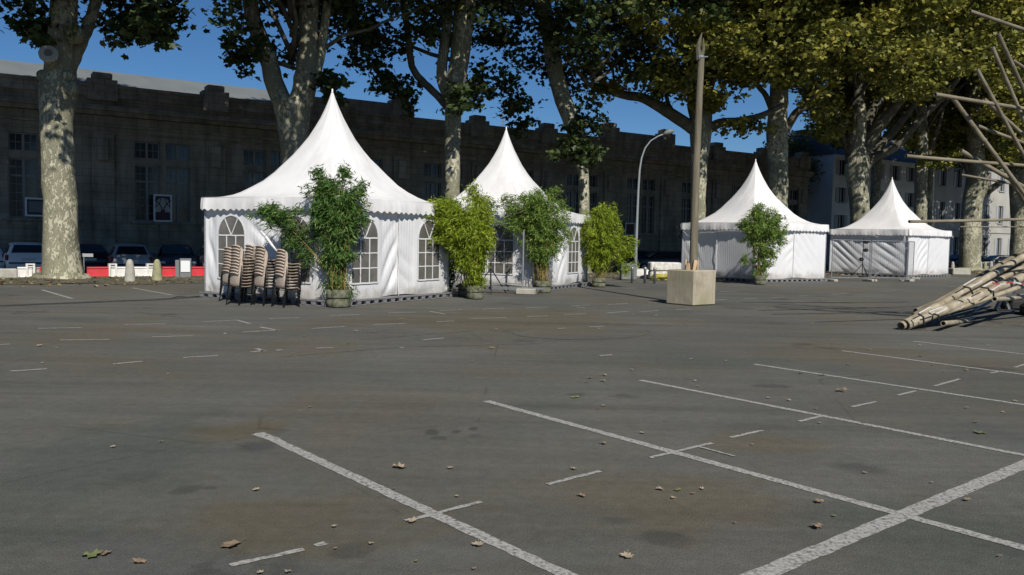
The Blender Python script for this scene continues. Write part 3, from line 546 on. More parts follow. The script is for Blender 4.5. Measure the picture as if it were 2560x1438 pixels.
def tree(px, by, label, trunk, limbs, n=33.0, lm='leaf', R=6.6, top=28, low=9.0, dens=1.0, seed=0, bright=0, extra=(), flare=1.25, slope=.42, front=9.8, fork=False):
    random.seed(seed*13+5); base = onrow(px, n, by); Y = base.y
    root = empty('plane_tree', (base.x, base.y, gz(n)), 0, label, 'tree', 'plane trees in a row behind the tents')
    inv = Vector((base.x, base.y, gz(n)))
    def fin(o): o.location = -inv; return o
    t = MB(); pts = []; 
    for q in trunk: pts.append(q)
    P = []; 
    for a, b_, w_ in pts:
        P.append((at(a, b_, Y), w_/2/F*Y))
    b0 = P[0][0]; zb = gz(n)
    P = [(Vector((b0.x, b0.y, zb-.1)), P[0][1]*flare*1.25), (Vector((b0.x, b0.y, zb+.15)), P[0][1]*flare)]+P[0:]
    Q = []; RR = []
    for i in range(len(P)-1):
        (a, ra), (b_, rb) = P[i], P[i+1]; m_ = max(1, int((b_-a).length/.45))
        for j in range(m_): Q.append(a.lerp(b_, j/m_)+Vector((random.uniform(-1, 1), random.uniform(-1, 1), 0))*.015); RR.append(ra+(rb-ra)*j/m_)
    Q.append(P[-1][0]); RR.append(P[-1][1])
    if not fork: Q.append(P[-1][0]+Vector((random.uniform(-.5, .5), .4, 3.5))); RR.append(P[-1][1]*.5)
    t.tube(Q, RR, 14, wob=.03)
    fin(t.build('trunk', M['bark'], root, 'auto'))
    for l in limbs:
        m_ = MB(); LQ = limb(m_, l[0], Y, l[1], l[2], dy=l[3] if len(l) > 3 else 0); fin(m_.build('limb', M['bark'] if l[1] > 25 and seed < 5 else M['bark_dark'], root, True))
    # inner branches reaching into the crown
    m_ = MB(); hub = P[-1][0] if P[-1][0].z < 11 else Vector((base.x, base.y, 9.5))
    tips = []
    for k in range(15):
        an = 2*pi*k/15*2.4; e = random.uniform(.35, 1.2); ln = random.uniform(4, 7.5); s0 = hub+Vector((0, 0, random.uniform(-.3, 4.5)))
        q = [s0]; d = Vector((cos(an)*cos(e), sin(an)*cos(e), sin(e)))
        for j in range(6): q.append(q[-1]+d*ln/6+Vector((random.gauss(0, .12), random.gauss(0, .12), random.gauss(.02, .1))))
        for j in range(1, 7):
            a_, b_ = proj(*q[j])
            if b_ > np.interp(a_, PX, PY)-14: q = q[:j]; break
        if len(q) > 2: m_.tube(q, list(np.linspace(.11, .02, len(q))), 5)
    fin(m_.build('branches', M['bark_dark'], root, True))
    # crown: leaf clumps through a flat-bottomed dome
    rs = np.random.default_rng(100+seed); cl = []; tries = 0; want = int(1600*dens)
    while len(cl) < want and tries < 60000:
        tries += 1
        z = rs.uniform(low-2.2, top); f = (z-low)/(top-low); rmax = R*(1.02 if f < .35 else math.sqrt(max(0, 1-((f-.35)/.66)**2)))
        if z < low: rmax *= max(.15, 1-(low-z)/2.4)
        r_ = rmax*math.sqrt(rs.random()); an = rs.uniform(0, 2*pi); x, y = base.x+r_*cos(an), base.y+r_*sin(an)
        fd_ = (x-base.x)*.33-(y-base.y)*.945
        if fd_ > 0: x += .33*fd_*(front/R-1); y -= .945*fd_*(front/R-1); fd_ *= front/R
        if z < low+slope*max(0, fd_-1.2)+rs.normal()*.4 or (fd_ < -R*.8 and z > 17): continue
        if r_ < rmax*.5 and low+3 < z < top*.75 and rs.random() < .45: continue
        zz_ = z + .5*sin(x*1.3)+.5*sin(y*1.1+seed)
        a, b_ = proj(x, y, zz_); pb = np.interp(a, PX, PY); rp = .55*F/y
        if b_ > pb-rp*.75: continue
        if any(g[0]-rp*.6 < a < g[1]+rp*.6 and g[2]-rp*.6 < b_ < g[3]+rp*.6 for g in GAPS) and rs.random() < .93: continue
        if 2090 < a < 2470 and b_ > 215+40*sin(a*.02) and fd_ > -1.5: continue
        if b_ > -30 and (sin(x*1.9+seed)+sin(zz_*2.3+x*.7)+sin(y*1.1-zz_)+rs.normal()*.9) < (.5 if a < 1500 else -.5): continue
        cl.append((x, y, zz_, .62))
    for (ax, ay, rx, ry, cnt, dd) in extra:        # hanging sprays around limbs
        for _ in range(cnt):
            a, b_ = ax+rs.normal()*rx*.5, ay+rs.normal()*ry*.5; p = at(a, b_, Y+dd+rs.normal()*.8); cl.append((p.x, p.y, p.z, .34))
    Cs = []; Sz = []; rn = []
    for (x, y, z, rad) in cl:
        vis = (F*(z-EYE)/y) < 640
        m = int((44 if vis else 20)*(1 if rad > .5 else .6)); q = rs.normal(size=(m, 3))*np.array([rad, rad, rad*.55])*.66+np.array([x, y, z]); Cs.append(q)
        Sz.append(rs.uniform(.19, .32, m) if vis else rs.uniform(.30, .42, m)); tone = rs.random(); rn.append(np.clip(tone*.6+rs.random(m)*.4, 0, 1))
    Cs = np.concatenate(Cs); Sz = np.concatenate(Sz); rn = np.concatenate(rn)
    fin(leaves('crown', Cs, Sz, M[lm], root, 'plane', up=.5, rnd=rn, droop=.5))
    return root, Y
tree(-110, 705, 'plane tree just outside the left edge, only its leaves hang in the top left corner', [(-110, 690, 90), (-105, 400, 70), (-100, 100, 64), (-95, -20, 60)], [], seed=21, low=9.2, R=6.6, dens=.8)
tree(157, 703, 'big plane tree with mottled cream bark and a sawn branch stub at the far left', [(157, 690, 98), (155, 650, 88), (153, 600, 80), (150, 500, 77), (145, 400, 75), (142, 300, 76), (146, 245, 84), (146, 215, 88), (150, 190, 76), (152, 120, 66), (157, 60, 62), (160, 0, 60)],
     [([(168, 185), (190, 130), (214, 80), (235, 20), (250, -60)], 36, 24, 1)], seed=1, low=9.4, R=6.4, extra=[(95, 85, 55, 28, 16, 0), (300, 70, 120, 40, 26, 0), (395, 92, 40, 24, 6, 0)])
tree(735, 690, 'forked dark plane tree behind the biggest tent', [(737, 690, 76), (737, 500, 66), (736, 400, 64), (735, 350, 70), (733, 300, 82), (730, 265, 96), (728, 250, 94)],
     [([(712, 270), (688, 215), (672, 150), (648, 90), (632, 40), (618, -40)], 50, 34), ([(752, 262), (764, 200), (770, 140), (772, 60), (776, -60)], 62, 44), ([(765, 225), (790, 180), (806, 110), (815, 40), (822, -40)], 30, 18)], seed=2, low=9.6, fork=True, slope=.28, front=11.5, extra=[(610, 140, 50, 50, 16, 0), (830, 215, 40, 36, 12, 0)])
tree(1132, 690, 'plane tree with pale lower trunk rising between the first two tents', [(1131, 690, 42), (1131, 500, 38), (1131, 400, 38), (1133, 310, 40), (1134, 250, 44), (1148, 150, 48), (1158, 60, 52), (1165, -40, 52)],
     [([(1122, 272), (1092, 238), (1052, 200), (1030, 165), (1020, 90), (1005, -20)], 20, 16), ([(1130, 250), (1105, 200), (1110, 120), (1120, 30), (1120, -50)], 30, 22), ([(1135, 262), (1150, 235), (1160, 200)], 14, 8)], seed=3, low=9.3, slope=.50, front=9.2, dens=.85, extra=[(985, 215, 50, 50, 18, 0), (1150, 245, 22, 40, 10, -2), (1190, 230, 30, 40, 8, 0)])
tree(1462, 690, 'slanting plane tree right of the second tent peak, cloaked in hanging leaves', [(1461, 690, 34), (1460, 520, 28), (1459, 440, 26), (1450, 380, 36), (1432, 310, 42), (1408, 250, 42), (1390, 190, 40), (1378, 120, 38), (1366, 40, 36), (1350, -40, 34)],
     [([(1385, 170), (1395, 70), (1430, 25), (1470, -30)], 20, 14), ([(1365, 60), (1340, 20), (1310, -40)], 16, 12)], seed=4, low=9.0, R=6.4, slope=.5, front=9.2, dens=.8, extra=[(1465, 378, 62, 34, 34, -3.4), (1450, 315, 50, 30, 18, 0), (1290, 270, 40, 50, 16, 0), (1290, 330, 18, 16, 2, 0)])
tree(1744, 690, 'spreading plane tree behind the wooden pole with two wide arching limbs', [(1744, 690, 42), (1745, 500, 38), (1748, 400, 42), (1751, 345, 52), (1753, 318, 58), (1750, 290, 46), (1745, 255, 38)],
     [([(1738, 325), (1700, 300), (1655, 272), (1610, 246), (1560, 238), (1520, 222), (1498, 180), (1488, 130)], 34, 12, -1), ([(1768, 325), (1800, 308), (1850, 302), (1900, 290), (1960, 262)], 26, 12, -1), ([(1750, 320), (1735, 250), (1740, 150), (1735, 40), (1730, -60)], 40, 26), ([(1765, 320), (1772, 220), (1790, 160), (1830, 110), (1850, 20)], 30, 18), ([(1690, 292), (1672, 262), (1664, 225)], 14, 8), ([(1545, 235), (1535, 200), (1530, 150)], 8, 5)],
     seed=5, lm='leaf2', low=8.6, fork=True, top=26, dens=.85, slope=.42, front=8.8, extra=[(1520, 220, 34, 16, 8, -1), (1860, 315, 60, 20, 14, 0), (1800, 240, 50, 34, 18, -2), (1690, 200, 60, 60, 24, -2), (1775, 100, 80, 55, 34, -7), (1600, 60, 120, 40, 20, -7)])
tree(1943, 690, 'dark trunked plane tree behind the third tent', [(1945, 690, 50), (1946, 500, 46), (1945, 400, 48), (1942, 330, 52), (1945, 280, 46), (1950, 200, 44), (1955, 100, 40)],
     [([(1962, 330), (1985, 290), (2012, 262), (2040, 230), (2062, 180), (2085, 110), (2100, 30)], 22, 14, -1), ([(1935, 290), (1915, 240), (1890, 205), (1885, 150)], 16, 10), ([(1950, 250), (1935, 150), (1920, 60)], 26, 14)], seed=6, lm='leaf2', low=8.4, slope=.28, front=10.5, top=26, extra=[(1850, 80, 80, 50, 30, -6), (1960, 180, 70, 40, 30, -6), (1980, 80, 100, 50, 34, -7)])
tree(2150, 690, 'massive twisted plane tree with many limbs behind the gap between the third and fourth tents', [(2150, 690, 52), (2150, 540, 46), (2146, 480, 48), (2142, 435, 56), (2143, 400, 58), (2145, 365, 46), (2146, 320, 38), (2148, 260, 30)],
     [([(2130, 410), (2130, 340), (2140, 280), (2148, 230), (2150, 150), (2160, 60)], 34, 22), ([(2150, 410), (2180, 340), (2225, 280), (2270, 225), (2320, 170), (2370, 110), (2420, 40)], 34, 18, -2), ([(2160, 420), (2195, 375), (2230, 330), (2285, 260), (2320, 200)], 30, 14, 1), ([(2168, 400), (2235, 370), (2300, 300), (2350, 250), (2400, 190)], 22, 12, -2), ([(2150, 395), (2170, 300), (2230, 200), (2250, 110), (2260, 20)], 26, 14, 1), ([(2135, 420), (2110, 350), (2095, 280)], 18, 8)],
     seed=7, lm='leaf2', low=8.5, R=6.8, dens=1.15, fork=True, slope=.30, front=10.5, top=29, extra=[(2065, 330, 45, 34, 18, 0), (2110, 90, 90, 60, 34, -7), (2230, 150, 90, 40, 18, -7)])
tree(2302, 690, 'slim plane tree with a pale straight trunk right of the fourth tent peak', [(2300, 690, 32), (2301, 560, 30), (2302, 480, 30), (2303, 430, 30), (2305, 330, 28), (2300, 230, 26), (2305, 100, 22)],
     [([(2303, 440), (2325, 380), (2350, 300), (2370, 220)], 14, 8)], seed=8, lm='leaf2', low=8.5, R=6.2, slope=.45, front=9, top=29, extra=[(2340, 405, 50, 22, 14, -2)])
tree(2424, 675, 'stout plane tree with bright trunk and broken side stub right of the fourth tent', [(2424, 668, 50), (2426, 560, 46), (2432, 500, 46), (2440, 470, 50), (2444, 445, 52), (2440, 400, 40), (2435, 300, 34), (2430, 150, 28)],
     [([(2448, 495), (2470, 478), (2490, 464), (2505, 455)], 22, 12, -.5), ([(2438, 460), (2420, 430), (2408, 380)], 18, 9), ([(2440, 380), (2480, 300), (2510, 200), (2530, 100)], 22, 12)], seed=9, lm='leaf2', low=8.5, R=6.6, dens=1.1, slope=.45, front=9, top=29, extra=[(2520, 330, 50, 80, 30, -6)])
tree(2552, 672, 'plane tree trunk cut by the right edge of the picture', [(2548, 665, 44), (2550, 560, 40), (2548, 480, 44), (2545, 430, 40), (2550, 250, 34), (2560, 100, 28)],
     [([(2545, 450), (2520, 400), (2508, 340)], 18, 8)], seed=10, lm='leaf2', low=8.5, R=6.8, dens=1.2, slope=.45, front=9, top=29, extra=[(2500, 260, 50, 60, 20, -8)])
for px, lb in ((2186, 'added shade tree hidden behind the massive twisted tree'), (2316, 'added shade tree behind the slim pale trunk'), (2440, 'added shade tree behind the stout bright trunk'), (2600, 'added shade tree just outside the right edge')):  # extra trees added behind the row to shade the houses
    tree(px, 680, lb, [(px, 670, 26), (px+2, 500, 24), (px+6, 380, 22), (px+8, 250, 20)], [], n=43.5, seed=30+px % 17, lm='leaf', low=8.0, R=6.6, top=27, dens=.75, front=7, slope=.2)
# burls, sawn stub and side shoots on the first tree
T1 = [o for o in SC.objects if o.name.startswith('plane_tree') and 'sawn branch' in str(o.get('label', ''))][0]; Y1 = T1.location.y
def on1(o): o.location = -Vector(T1.location); return o
m_ = MB(); a = at(136, 178, Y1); b_ = at(121, 134, Y1-1.05); m_.tube([a, a.lerp(b_, .5), b_], [.26, .22, .25], 14, wob=.03); st = on1(m_.build('sawn_stub', M['bark'], T1, 'auto'))
d = (b_-a).normalized(); m_ = MB(); m_.tube([b_-d*.02, b_+d*.05], [.31, .28], 16, wob=.05); m_.build('callus_ring', mat('callus', (.36, .34, .30), .85, bump=.5, bs=20), st)
m_ = MB(); m_.tube([b_+d*.04, b_+d*.062], [.14, .13], 12, wob=.08); m_.build('heartwood', mat('heartwood', (.16, .14, .12), .9), st)
for px, py, rr, dy in ((178, 222, .26, -.25), (108, 190, .22, -.2), (186, 85, .34, -.45), (112, 215, .16, -.3), (170, 190, .2, -.3)):
    bu = MB(); c = at(px, py, Y1+dy); bu.lathe([(rr*sin(pi*i/8)+.001, -rr*cos(pi*i/8)) for i in range(9)], c, 12, .06); on1(bu.build('burl', M['bark'], T1, True))
cs = np.array([tuple(at(178+random.gauss(0, 9), 78+random.gauss(0, 11), Y1-.75)) for _ in range(60)]); o = leaves('side_shoots', cs, RNG.uniform(.07, .15, 60), M['leaf2'], T1, 'plane', up=.1); on1(o)
# small far tree and a far-off belt of trees seen through the gaps
def small_tree(px, py, Y, rx, h, label, name='broadleaf_tree'):
    b0 = at(px, 600, Y); r = empty(name, (b0.x, b0.y, -.3), 0, label, 'tree'); zt = at(px, py, Y).z+.3; m_ = MB(); m_.tube([(0, 0, 0), (.1, 0, zt*.5), (0, 0, zt*.95)], [.25, .18, .05], 7)
    for k in range(7): an = k*2.2; z = zt*(.45+.06*k); m_.tube([(0, 0, z), (cos(an)*rx*.5, sin(an)*rx*.5, z+1), (cos(an)*rx*.85, sin(an)*rx*.85, z+1.5)], [.1, .05, .02], 5)
    m_.build('trunk', M['bark_dark'], r); cl = []
    for _ in range(150):
        q = RNG.normal(size=3); q /= np.linalg.norm(q); rad = RNG.random()**.4; c = q*rad*np.array([rx, rx, h])+np.array([0, 0, zt-h]); cl.append(RNG.normal(size=(34, 3))*.33+c)
    cl = np.concatenate(cl); leaves('crown', cl, RNG.uniform(.16, .34, len(cl)), M['leaf_far'], r, 'far', up=.4)
small_tree(1953, 334, 88, 3.3, 4.2, 'small light green tree far behind the dark trunk, standing out against the sky')

# ------------------------------------------------------------------ pagoda tents
SIDE, EAVE, PEAK = 4.889, 2.70, 5.79
PR = [(1, 0), (.93, .004), (.846, .018), (.78, .036), (.724, .06), (.64, .11), (.558, .17), (.47, .25), (.393, .34), (.33, .405), (.27, .474), (.2, .575), (.145, .673), (.1, .755), (.062, .84), (.03, .92), (.012, .975)]
def shapes(w_, a):
    sq = 1/(math.sqrt(2)*max(abs(cos(a-pi/4)), abs(sin(a-pi/4)))) if True else 1
    k = min(1, (1-w_)*1.1)*.55; return sq*(1-k)+k*.86
def tent(cx, cy, th, label, faces):
    r = empty('pagoda_tent', (cx, cy, 0), th, label, 'tent', 'white pagoda tents on the car park'); R_ = SIDE/math.sqrt(2)
    rnd = random.Random(int(cx*100)); K = 96; G = []
    for w_, h in PR:
        row = []
        for j in range(K+1):
            a = 2*pi*j/K; sqa = shapes(w_, a); rr = R_*w_*sqa; zz_ = EAVE+(PEAK-EAVE)*h; am = abs(((a/(pi/2)) % 1)-.5)*2   # 1 at corners
            sag = -.05*(1-am)*math.sin(pi*min(1, h*3.2)) if h < .31 else 0
            wr = .012*sin(a*22+w_*30)*math.sin(pi*min(1, h*1.2)) + .010*sin(a*9+w_*17)*min(1, h*8)
            row.append((rr*cos(a)+0, rr*sin(a), zz_+sag+wr))
        G.append(row)
    m_ = MB(); m_.grid(G); n0 = len(PR)-1; m_.add([(0, 0, PEAK)]+[G[-1][j] for j in range(K)], [(0, j+1, (j+1) % K+1) for j in range(K)]); ro = m_.build('roof', M['canvas'], r, 'raw')
    ro.data.polygons.foreach_set('use_smooth', [True]*len(ro.data.polygons))
    m_ = MB(); m_.tube([(0, 0, PEAK-.12), (0, 0, PEAK+.05)], [.035, .02], 8); m_.build('finial', M['canvas'], ro, True)
    m_ = MB()      # eave piping
    cs = [Vector((R_*cos(a), R_*sin(a), EAVE)) for a in (0, pi/2, pi, 3*pi/2)]
    for i in range(4): m_.tube([cs[i], cs[(i+1) % 4]], .018, 6)
    m_.build('eave_piping', M['canvas'], ro, True)
    for fi in range(4):
        A, B = cs[fi], cs[(fi+1) % 4]; t = (B-A).normalized(); nrm = Vector((t.y, -t.x, 0)); ln = (B-A).length; N_ = 190; G = []
        for k, q in enumerate((0, .3, .6, 1)):
            row = []
            for j in range(N_+1):
                u = ln*j/N_; sc = .052*(.5-.5*cos(2*pi*u/.235)); drop = (.34-.045+sc)*q; out = .025+.075*math.sin(q*1.6)*(.6+.4*sin(u*2.3+fi))+.012*sin(u*9)*q; e_ = min(1, u/.15, (ln-u)/.15)
                p = A+t*u+nrm*(out*max(.3, e_)); row.append((p.x, p.y, EAVE-.005-drop))
            G.append(row)
        va = MB().grid(G).build('valance', M['canvas'], r, 'raw'); va.data.polygons.foreach_set('use_smooth', [True]*len(va.data.polygons))
        # wall
        spec = faces.get(fi, {}); inset = .06; A2, B2 = A-nrm*inset+t*inset, B-nrm*inset-t*inset; ln2 = (B2-A2).length; W_ = spec.get('windows', []); NU, NZ = 150, 44
        seeds = [rnd.uniform(0, 6) for _ in range(9)]; zb = .165; zt = 2.66
        def disp(u, z, W_=W_, seeds=seeds, spec=spec, ln2=ln2):
            mask = 1
            for c in W_:
                dx = abs(u-c)/.58; dz = abs(z-1.4)/.98; mask = min(mask, max(0, min(1, (max(dx, dz)-1)*3)))
            top = (z-zb)/(zt-zb); dg = .005*(1+sin(u*52+.8*sin(u*7)))*(.4+.6*top)
            for k, (u0, sl, amp, per, side, wd) in enumerate(spec.get('folds', ())):
                q = (z-1.3-sl*(u-u0))/math.sqrt(1+sl*sl); wp = 1.1*sin(u*1.7+seeds[k])+.9*sin(z*2.1+u+seeds[k+1])
                env = math.exp(-((u-u0)/wd)**2)*min(1, max(0, (zt-z)/.5))*min(1, .35+(z-zb)/.5)
                if side: env *= max(0, min(1, side*(u-u0)/.12+.15))
                rdg = .5+.5*sin(2*pi*q/per+wp); dg += amp*.62*env*rdg*rdg*(1+.6*sin(q*3+seeds[k+2]))*(.6+.4*sin(u*2.7+z*1.3+seeds[k]))
            dg += .03*math.exp(-((z-zb)/.16)**2)*(1+sin(u*4.1+seeds[5]))+.012*(1+sin(z*1.9+u*1.3+seeds[6]))
            return dg*mask+.002
        G = []
        for i in range(NZ+1):
            z = zb+(zt-zb)*i/NZ; row = []
            for j in range(NU+1):
                u = ln2*j/NU; p = A2+t*u-nrm*(disp(u, z)*min(1, u/.1, (ln2-u)/.1)); row.append((p.x, p.y, z+(.03*sin(u*2.2+seeds[6]) if i == 0 else 0)))
            G.append(row)
        # displacement goes inward so that the windows sit flush in front
        wl_ = MB().grid(G).build('wall_panel', M['wallcanvas'], r, 'raw'); wl_.data.polygons.foreach_set('use_smooth', [True]*len(wl_.data.polygons))
        for c in W_: window(r, A2, t, nrm, c, spec.get('ww', .52))
        for c in spec.get('seams', []):
            m_ = MB(); q = A2+t*c+nrm*.02; m_.tube([(q.x+nrm.x*.01*sin(z*7), q.y+nrm.y*.01*sin(z*7), z) for z in np.linspace(.14, 2.4, 16)], .014, 5); m_.build('panel_seam', M['canvas'], r, True)
        m_ = MB(); dz = .1
        k = 0.0; Dn = spec.get('deck', .06)
        RM = Matrix(((t.x, nrm.x, 0, A.x), (t.y, nrm.y, 0, A.y), (0, 0, 1, 0), (0, 0, 0, 1)))
        m_.box(-.02, ln+.02, -.35, Dn, .115, .155, RM); m_.box(-.02, ln+.02, -.35, Dn-.02, 0.004, .022, RM)
        while k < ln: m_.add([RM @ Vector(p) for p in [(k+.0, Dn-.012, .022), (k+.12, Dn-.012, .022), (k+.16, Dn-.012, .116), (k-.04, Dn-.012, .116), (k+.0, -.35, .022), (k+.12, -.35, .022), (k+.16, -.35, .116), (k-.04, -.35, .116)]], [(0, 1, 2, 3), (5, 4, 7, 6), (0, 3, 7, 4), (1, 5, 6, 2)]); k += .34
        m_.build('floor_edge', M['deck'], r)
    m_ = MB(); h_ = SIDE/2-.4; RM = Matrix.Rotation(pi/4, 4, 'Z'); m_.box(-h_, h_, -h_, h_, .10, .15, RM); m_.build('floor', M['deck'], r)
    m_ = MB()
    for c in cs: q = c*.972; m_.tube([(q.x, q.y, 0), (q.x, q.y, EAVE-.06)], .03, 6)
    m_.build('corner_posts', M['steel'], r)
    return r
def window(r, A2, t, nrm, c, hw):
    z0, zs, zt = .55, 1.70, 2.235; k = 14; B0 = A2+t*c
    def P(u, z, o): p = B0+t*u+nrm*o; return (p.x, p.y, z)
    out = [(-hw, z0), (hw, z0)]+[(hw*cos(pi*i/k), zs+(zt-zs)*sin(pi*i/k)) for i in range(k+1)]
    fr = MB()
    def bar(p, q, wd=.018, o0=.016, o1=.026):
        d = Vector((q[0]-p[0], q[1]-p[1])); l_ = d.length; d /= l_; e = Vector((-d.y, d.x))*wd; n_ = 7; G = []
        for i in range(n_+1):
            x, z = p[0]+d.x*l_*i/n_, p[1]+d.y*l_*i/n_; wv = .004*sin(i*2.1+p[0]*9); G.append([P(x-e.x, z-e.y+wv, o0), P(x-e.x, z-e.y+wv, o1), P(x+e.x, z+e.y+wv, o1), P(x+e.x, z+e.y+wv, o0)])
        fr.grid(G)
    for i in range(len(out)): bar(out[i], out[(i+1) % len(out)], .02)
    bar((-hw, zs), (hw, zs)); bar((0, zs), (-hw*.5, zs+(zt-zs)*.866), .013); bar((0, zs), (hw*.5, zs+(zt-zs)*.866), .013)
    for i in (1, 2): bar((-hw, z0+(zs-z0)*i/3), (hw, z0+(zs-z0)*i/3), .014, .017, .024)
    for u in (-hw/3, hw/3): bar((u, z0), (u, zs), .014, .018, .0275)
    fo = fr.build('window', M['wallcanvas'], r); pn = MB(); n_ = len(out)
    pn.add([P(u, z, .012) for u, z in out]+[P(u, z, -.004) for u, z in out], [tuple(range(n_)), tuple(range(2*n_-1, n_-1, -1))]+[(i, i+n_, (i+1) % n_+n_, (i+1) % n_) for i in range(n_)]); pn.build('pane', M['pvc'], fo)
# faces: 2 = left-front (corner pi -> 3pi/2), 3 = right-front (3pi/2 -> 2pi)
def u_on(cx, cy, th, fi, px, py=620):
    R_ = SIDE/math.sqrt(2); a0 = th+fi*pi/2; A = Vector((cx+R_*cos(a0), cy+R_*sin(a0), 0)); B = Vector((cx+R_*cos(a0+pi/2), cy+R_*sin(a0+pi/2), 0)); t = (B-A).normalized(); r_ = ray(px, py)
    # solve k*r = A + t*u
    det = r_.x*(-t.y)-(-t.x)*r_.y; k = (A.x*(-t.y)-(-t.x)*A.y)/det; return (Vector((r_.x*k, r_.y*k, 0))-A).dot(t)-.06
TP = [(-5.135, 23.391, .262), (-.323, 30.574, .326), (11.703, 40.367, -.248), (22.429, 49.302, -.144)]
ua = lambda i, fi, *px: [u_on(*TP[i], fi, p) for p in px]
tent(*TP[0], 'largest looking white tent, nearest the camera, with arched windows beside the stacked chairs', {2: dict(windows=ua(0, 2, 575, 735), folds=((2.35, -.8, .075, .42, 0, .55), (.1, -1.3, .07, .5, 1, .6))), 3: dict(windows=ua(0, 3, 916, 1076), folds=((ua(0, 3, 1000)[0], 1.1, .09, .42, -1, .7), (ua(0, 3, 1000)[0], -.8, .06, .45, 1, .7)), seams=ua(0, 3, 1000))})
tent(*TP[1], 'second white tent from the left, half hidden by bamboo plants, door flap open', {2: dict(windows=ua(1, 2, 1185, 1248), folds=((.4, -1, .05, .45, 0, .6), (4.4, 1, .05, .4, 0, .6))), 3: dict(windows=ua(1, 3, 1437), ww=.5, folds=((ua(1, 3, 1385)[0], -1.2, .08, .4, 0, .5), (ua(1, 3, 1400)[0], 1.2, .08, .4, 1, .7), (4.6, -1, .04, .4, -1, .5)), seams=ua(1, 3, 1385))})
tent(*TP[2], 'windowless white tent behind the concrete block with the wooden pole', {2: dict(folds=((.15, -1.5, .07, .5, 1, .8), (ua(2, 2, 1790)[0], 1.2, .035, .4, -1, .7)), seams=ua(2, 2, 1790)), 3: dict(folds=((ua(2, 3, 1987)[0], .7, .035, .42, -1, .9), (ua(2, 3, 1987)[0], -.9, .08, .4, 1, 1.0)), seams=ua(2, 3, 1987))})
tent(*TP[3], 'farthest white tent on the right, fenced off with wire panels and a light stand', {2: dict(folds=((1.2, -.7, .085, .40, 0, 1.4), (3.6, -.75, .095, .42, 0, 1.3))), 3: dict(folds=((ua(3, 3, 2324)[0], 1.1, .08, .4, -1, 1.1), (ua(3, 3, 2324)[0], .9, .05, .5, 1, 1.0)), seams=ua(3, 3, 2324))})
# rolled door flap leaning on the first tent
m_ = MB(); a, b_ = at(652, 578, 19.9), at(692, 628, 19.75); m_.tube([a, a.lerp(b_, .3)+Vector((0, 0, .02)), a.lerp(b_, .7), b_], [.03, .035, .03, .02], 8, wob=.1)
T0 = [o for o in SC.objects if o.name == 'pagoda_tent'][0]; o = m_.build('rolled_door_flap', M['canvas'], T0, True); o.matrix_parent_inverse = (Matrix.Translation(T0.location) @ Matrix.Rotation(T0.rotation_euler.z, 4, 'Z')).inverted()

# ------------------------------------------------------------------ stacked chairs
def chair():
    r = empty('stacking_chair', (0, 0, 0)); th = .012
    prof = [(-.285, .792), (-.282, .806), (-.262, .818), (-.240, .806), (-.229, .72), (-.215, .62), (-.205, .54), (-.19, .48), (-.16, .445), (-.1, .43), (0, .425), (.1, .432), (.18, .435), (.215, .42), (.225, .40)]
    G = []; G2 = []
    for i, (y, z) in enumerate(prof):
        row = []; row2 = []; back = max(0, min(1, (z-.45)/.2)) if i < 9 else 0
        hw = .205+.012*sin(max(0, i-2)*.6)-(.035*((z-.6)/.2)**2 if z > .6 else 0)
        for j in range(13):
            u = -1+2*j/12; e = abs(u)**3; x = hw*u; yy = y+back*.045*u*u; zz_ = z+(1-back)*(.028*e if i < 13 else .01*e)-(.04*back*e if i < 4 else 0)
            row.append((x, yy, zz_)); row2.append((x*.985, yy+th*(back), zz_+th*(1-back)))
        G.append(row); G2.append(row2)
    m_ = MB(); m_.grid(G); m_.grid(G2); a, b_ = len(G), 13; n = a*b_; ring = [i*b_ for i in range(a)]+[(a-1)*b_+j for j in range(1, b_)]+[i*b_+b_-1 for i in range(a-2, -1, -1)]+[j for j in range(b_-2, 0, -1)]
    m_.f += [(ring[k], ring[(k+1) % len(ring)], ring[(k+1) % len(ring)]+n, ring[k]+n) for k in range(len(ring))]
    m_.build('shell', M['chair'], r, True)
    for sx in (-1, 1):
        for f in (-1, 1):
            m_ = MB(); m_.tube([(sx*.17, .13*f-.01, .415), (sx*.195, .17*f-.02, .38), (sx*.235, .235*f-.03, .0)], .0125, 6); m_.build('leg', M['black'], r, True)
    m_ = MB(); m_.tube([(-.17, -.14, .41), (.17, -.14, .41)], .01, 6); m_.tube([(-.17, .12, .41), (.17, .12, .41)], .01, 6); m_.build('seat_rail', M['black'], r, True)
    return r
ch0 = chair(); ord_ = ['lowest', 'second', 'third', 'fourth', 'fifth', 'sixth', 'seventh', 'eighth', 'ninth', 'tenth', 'topmost']
first = True
for (px, py, cnt, rz, nm) in [(604, 762, 10, -34, 'front left stack'), (584, 753, 9, -33, 'hidden stack behind the front left stack'), (664, 763, 10, -33, 'middle front stack'), (637, 752, 10, -36, 'hidden stack behind the middle front stack'), (716, 767, 9, -36, 'stack nearest the bamboo plant')]:
    p = U(px, py)
    for k in range(cnt):
        c = ch0 if first else copy_tree(ch0); first = False
        c.location = (p.x+random.gauss(0, .004)+.006*k*sin(radians(-rz)), p.y+random.gauss(0, .004)+.006*k*cos(radians(-rz)), .073*k); c.rotation_euler = (0, 0, radians(rz+random.gauss(0, 1.2)))
        w_ = ord_[k] if k < cnt-1 else 'topmost'
        tag(c, f'{w_} beige chair in the {nm}', 'chair', 'stacked beige chairs in front of the first tent')

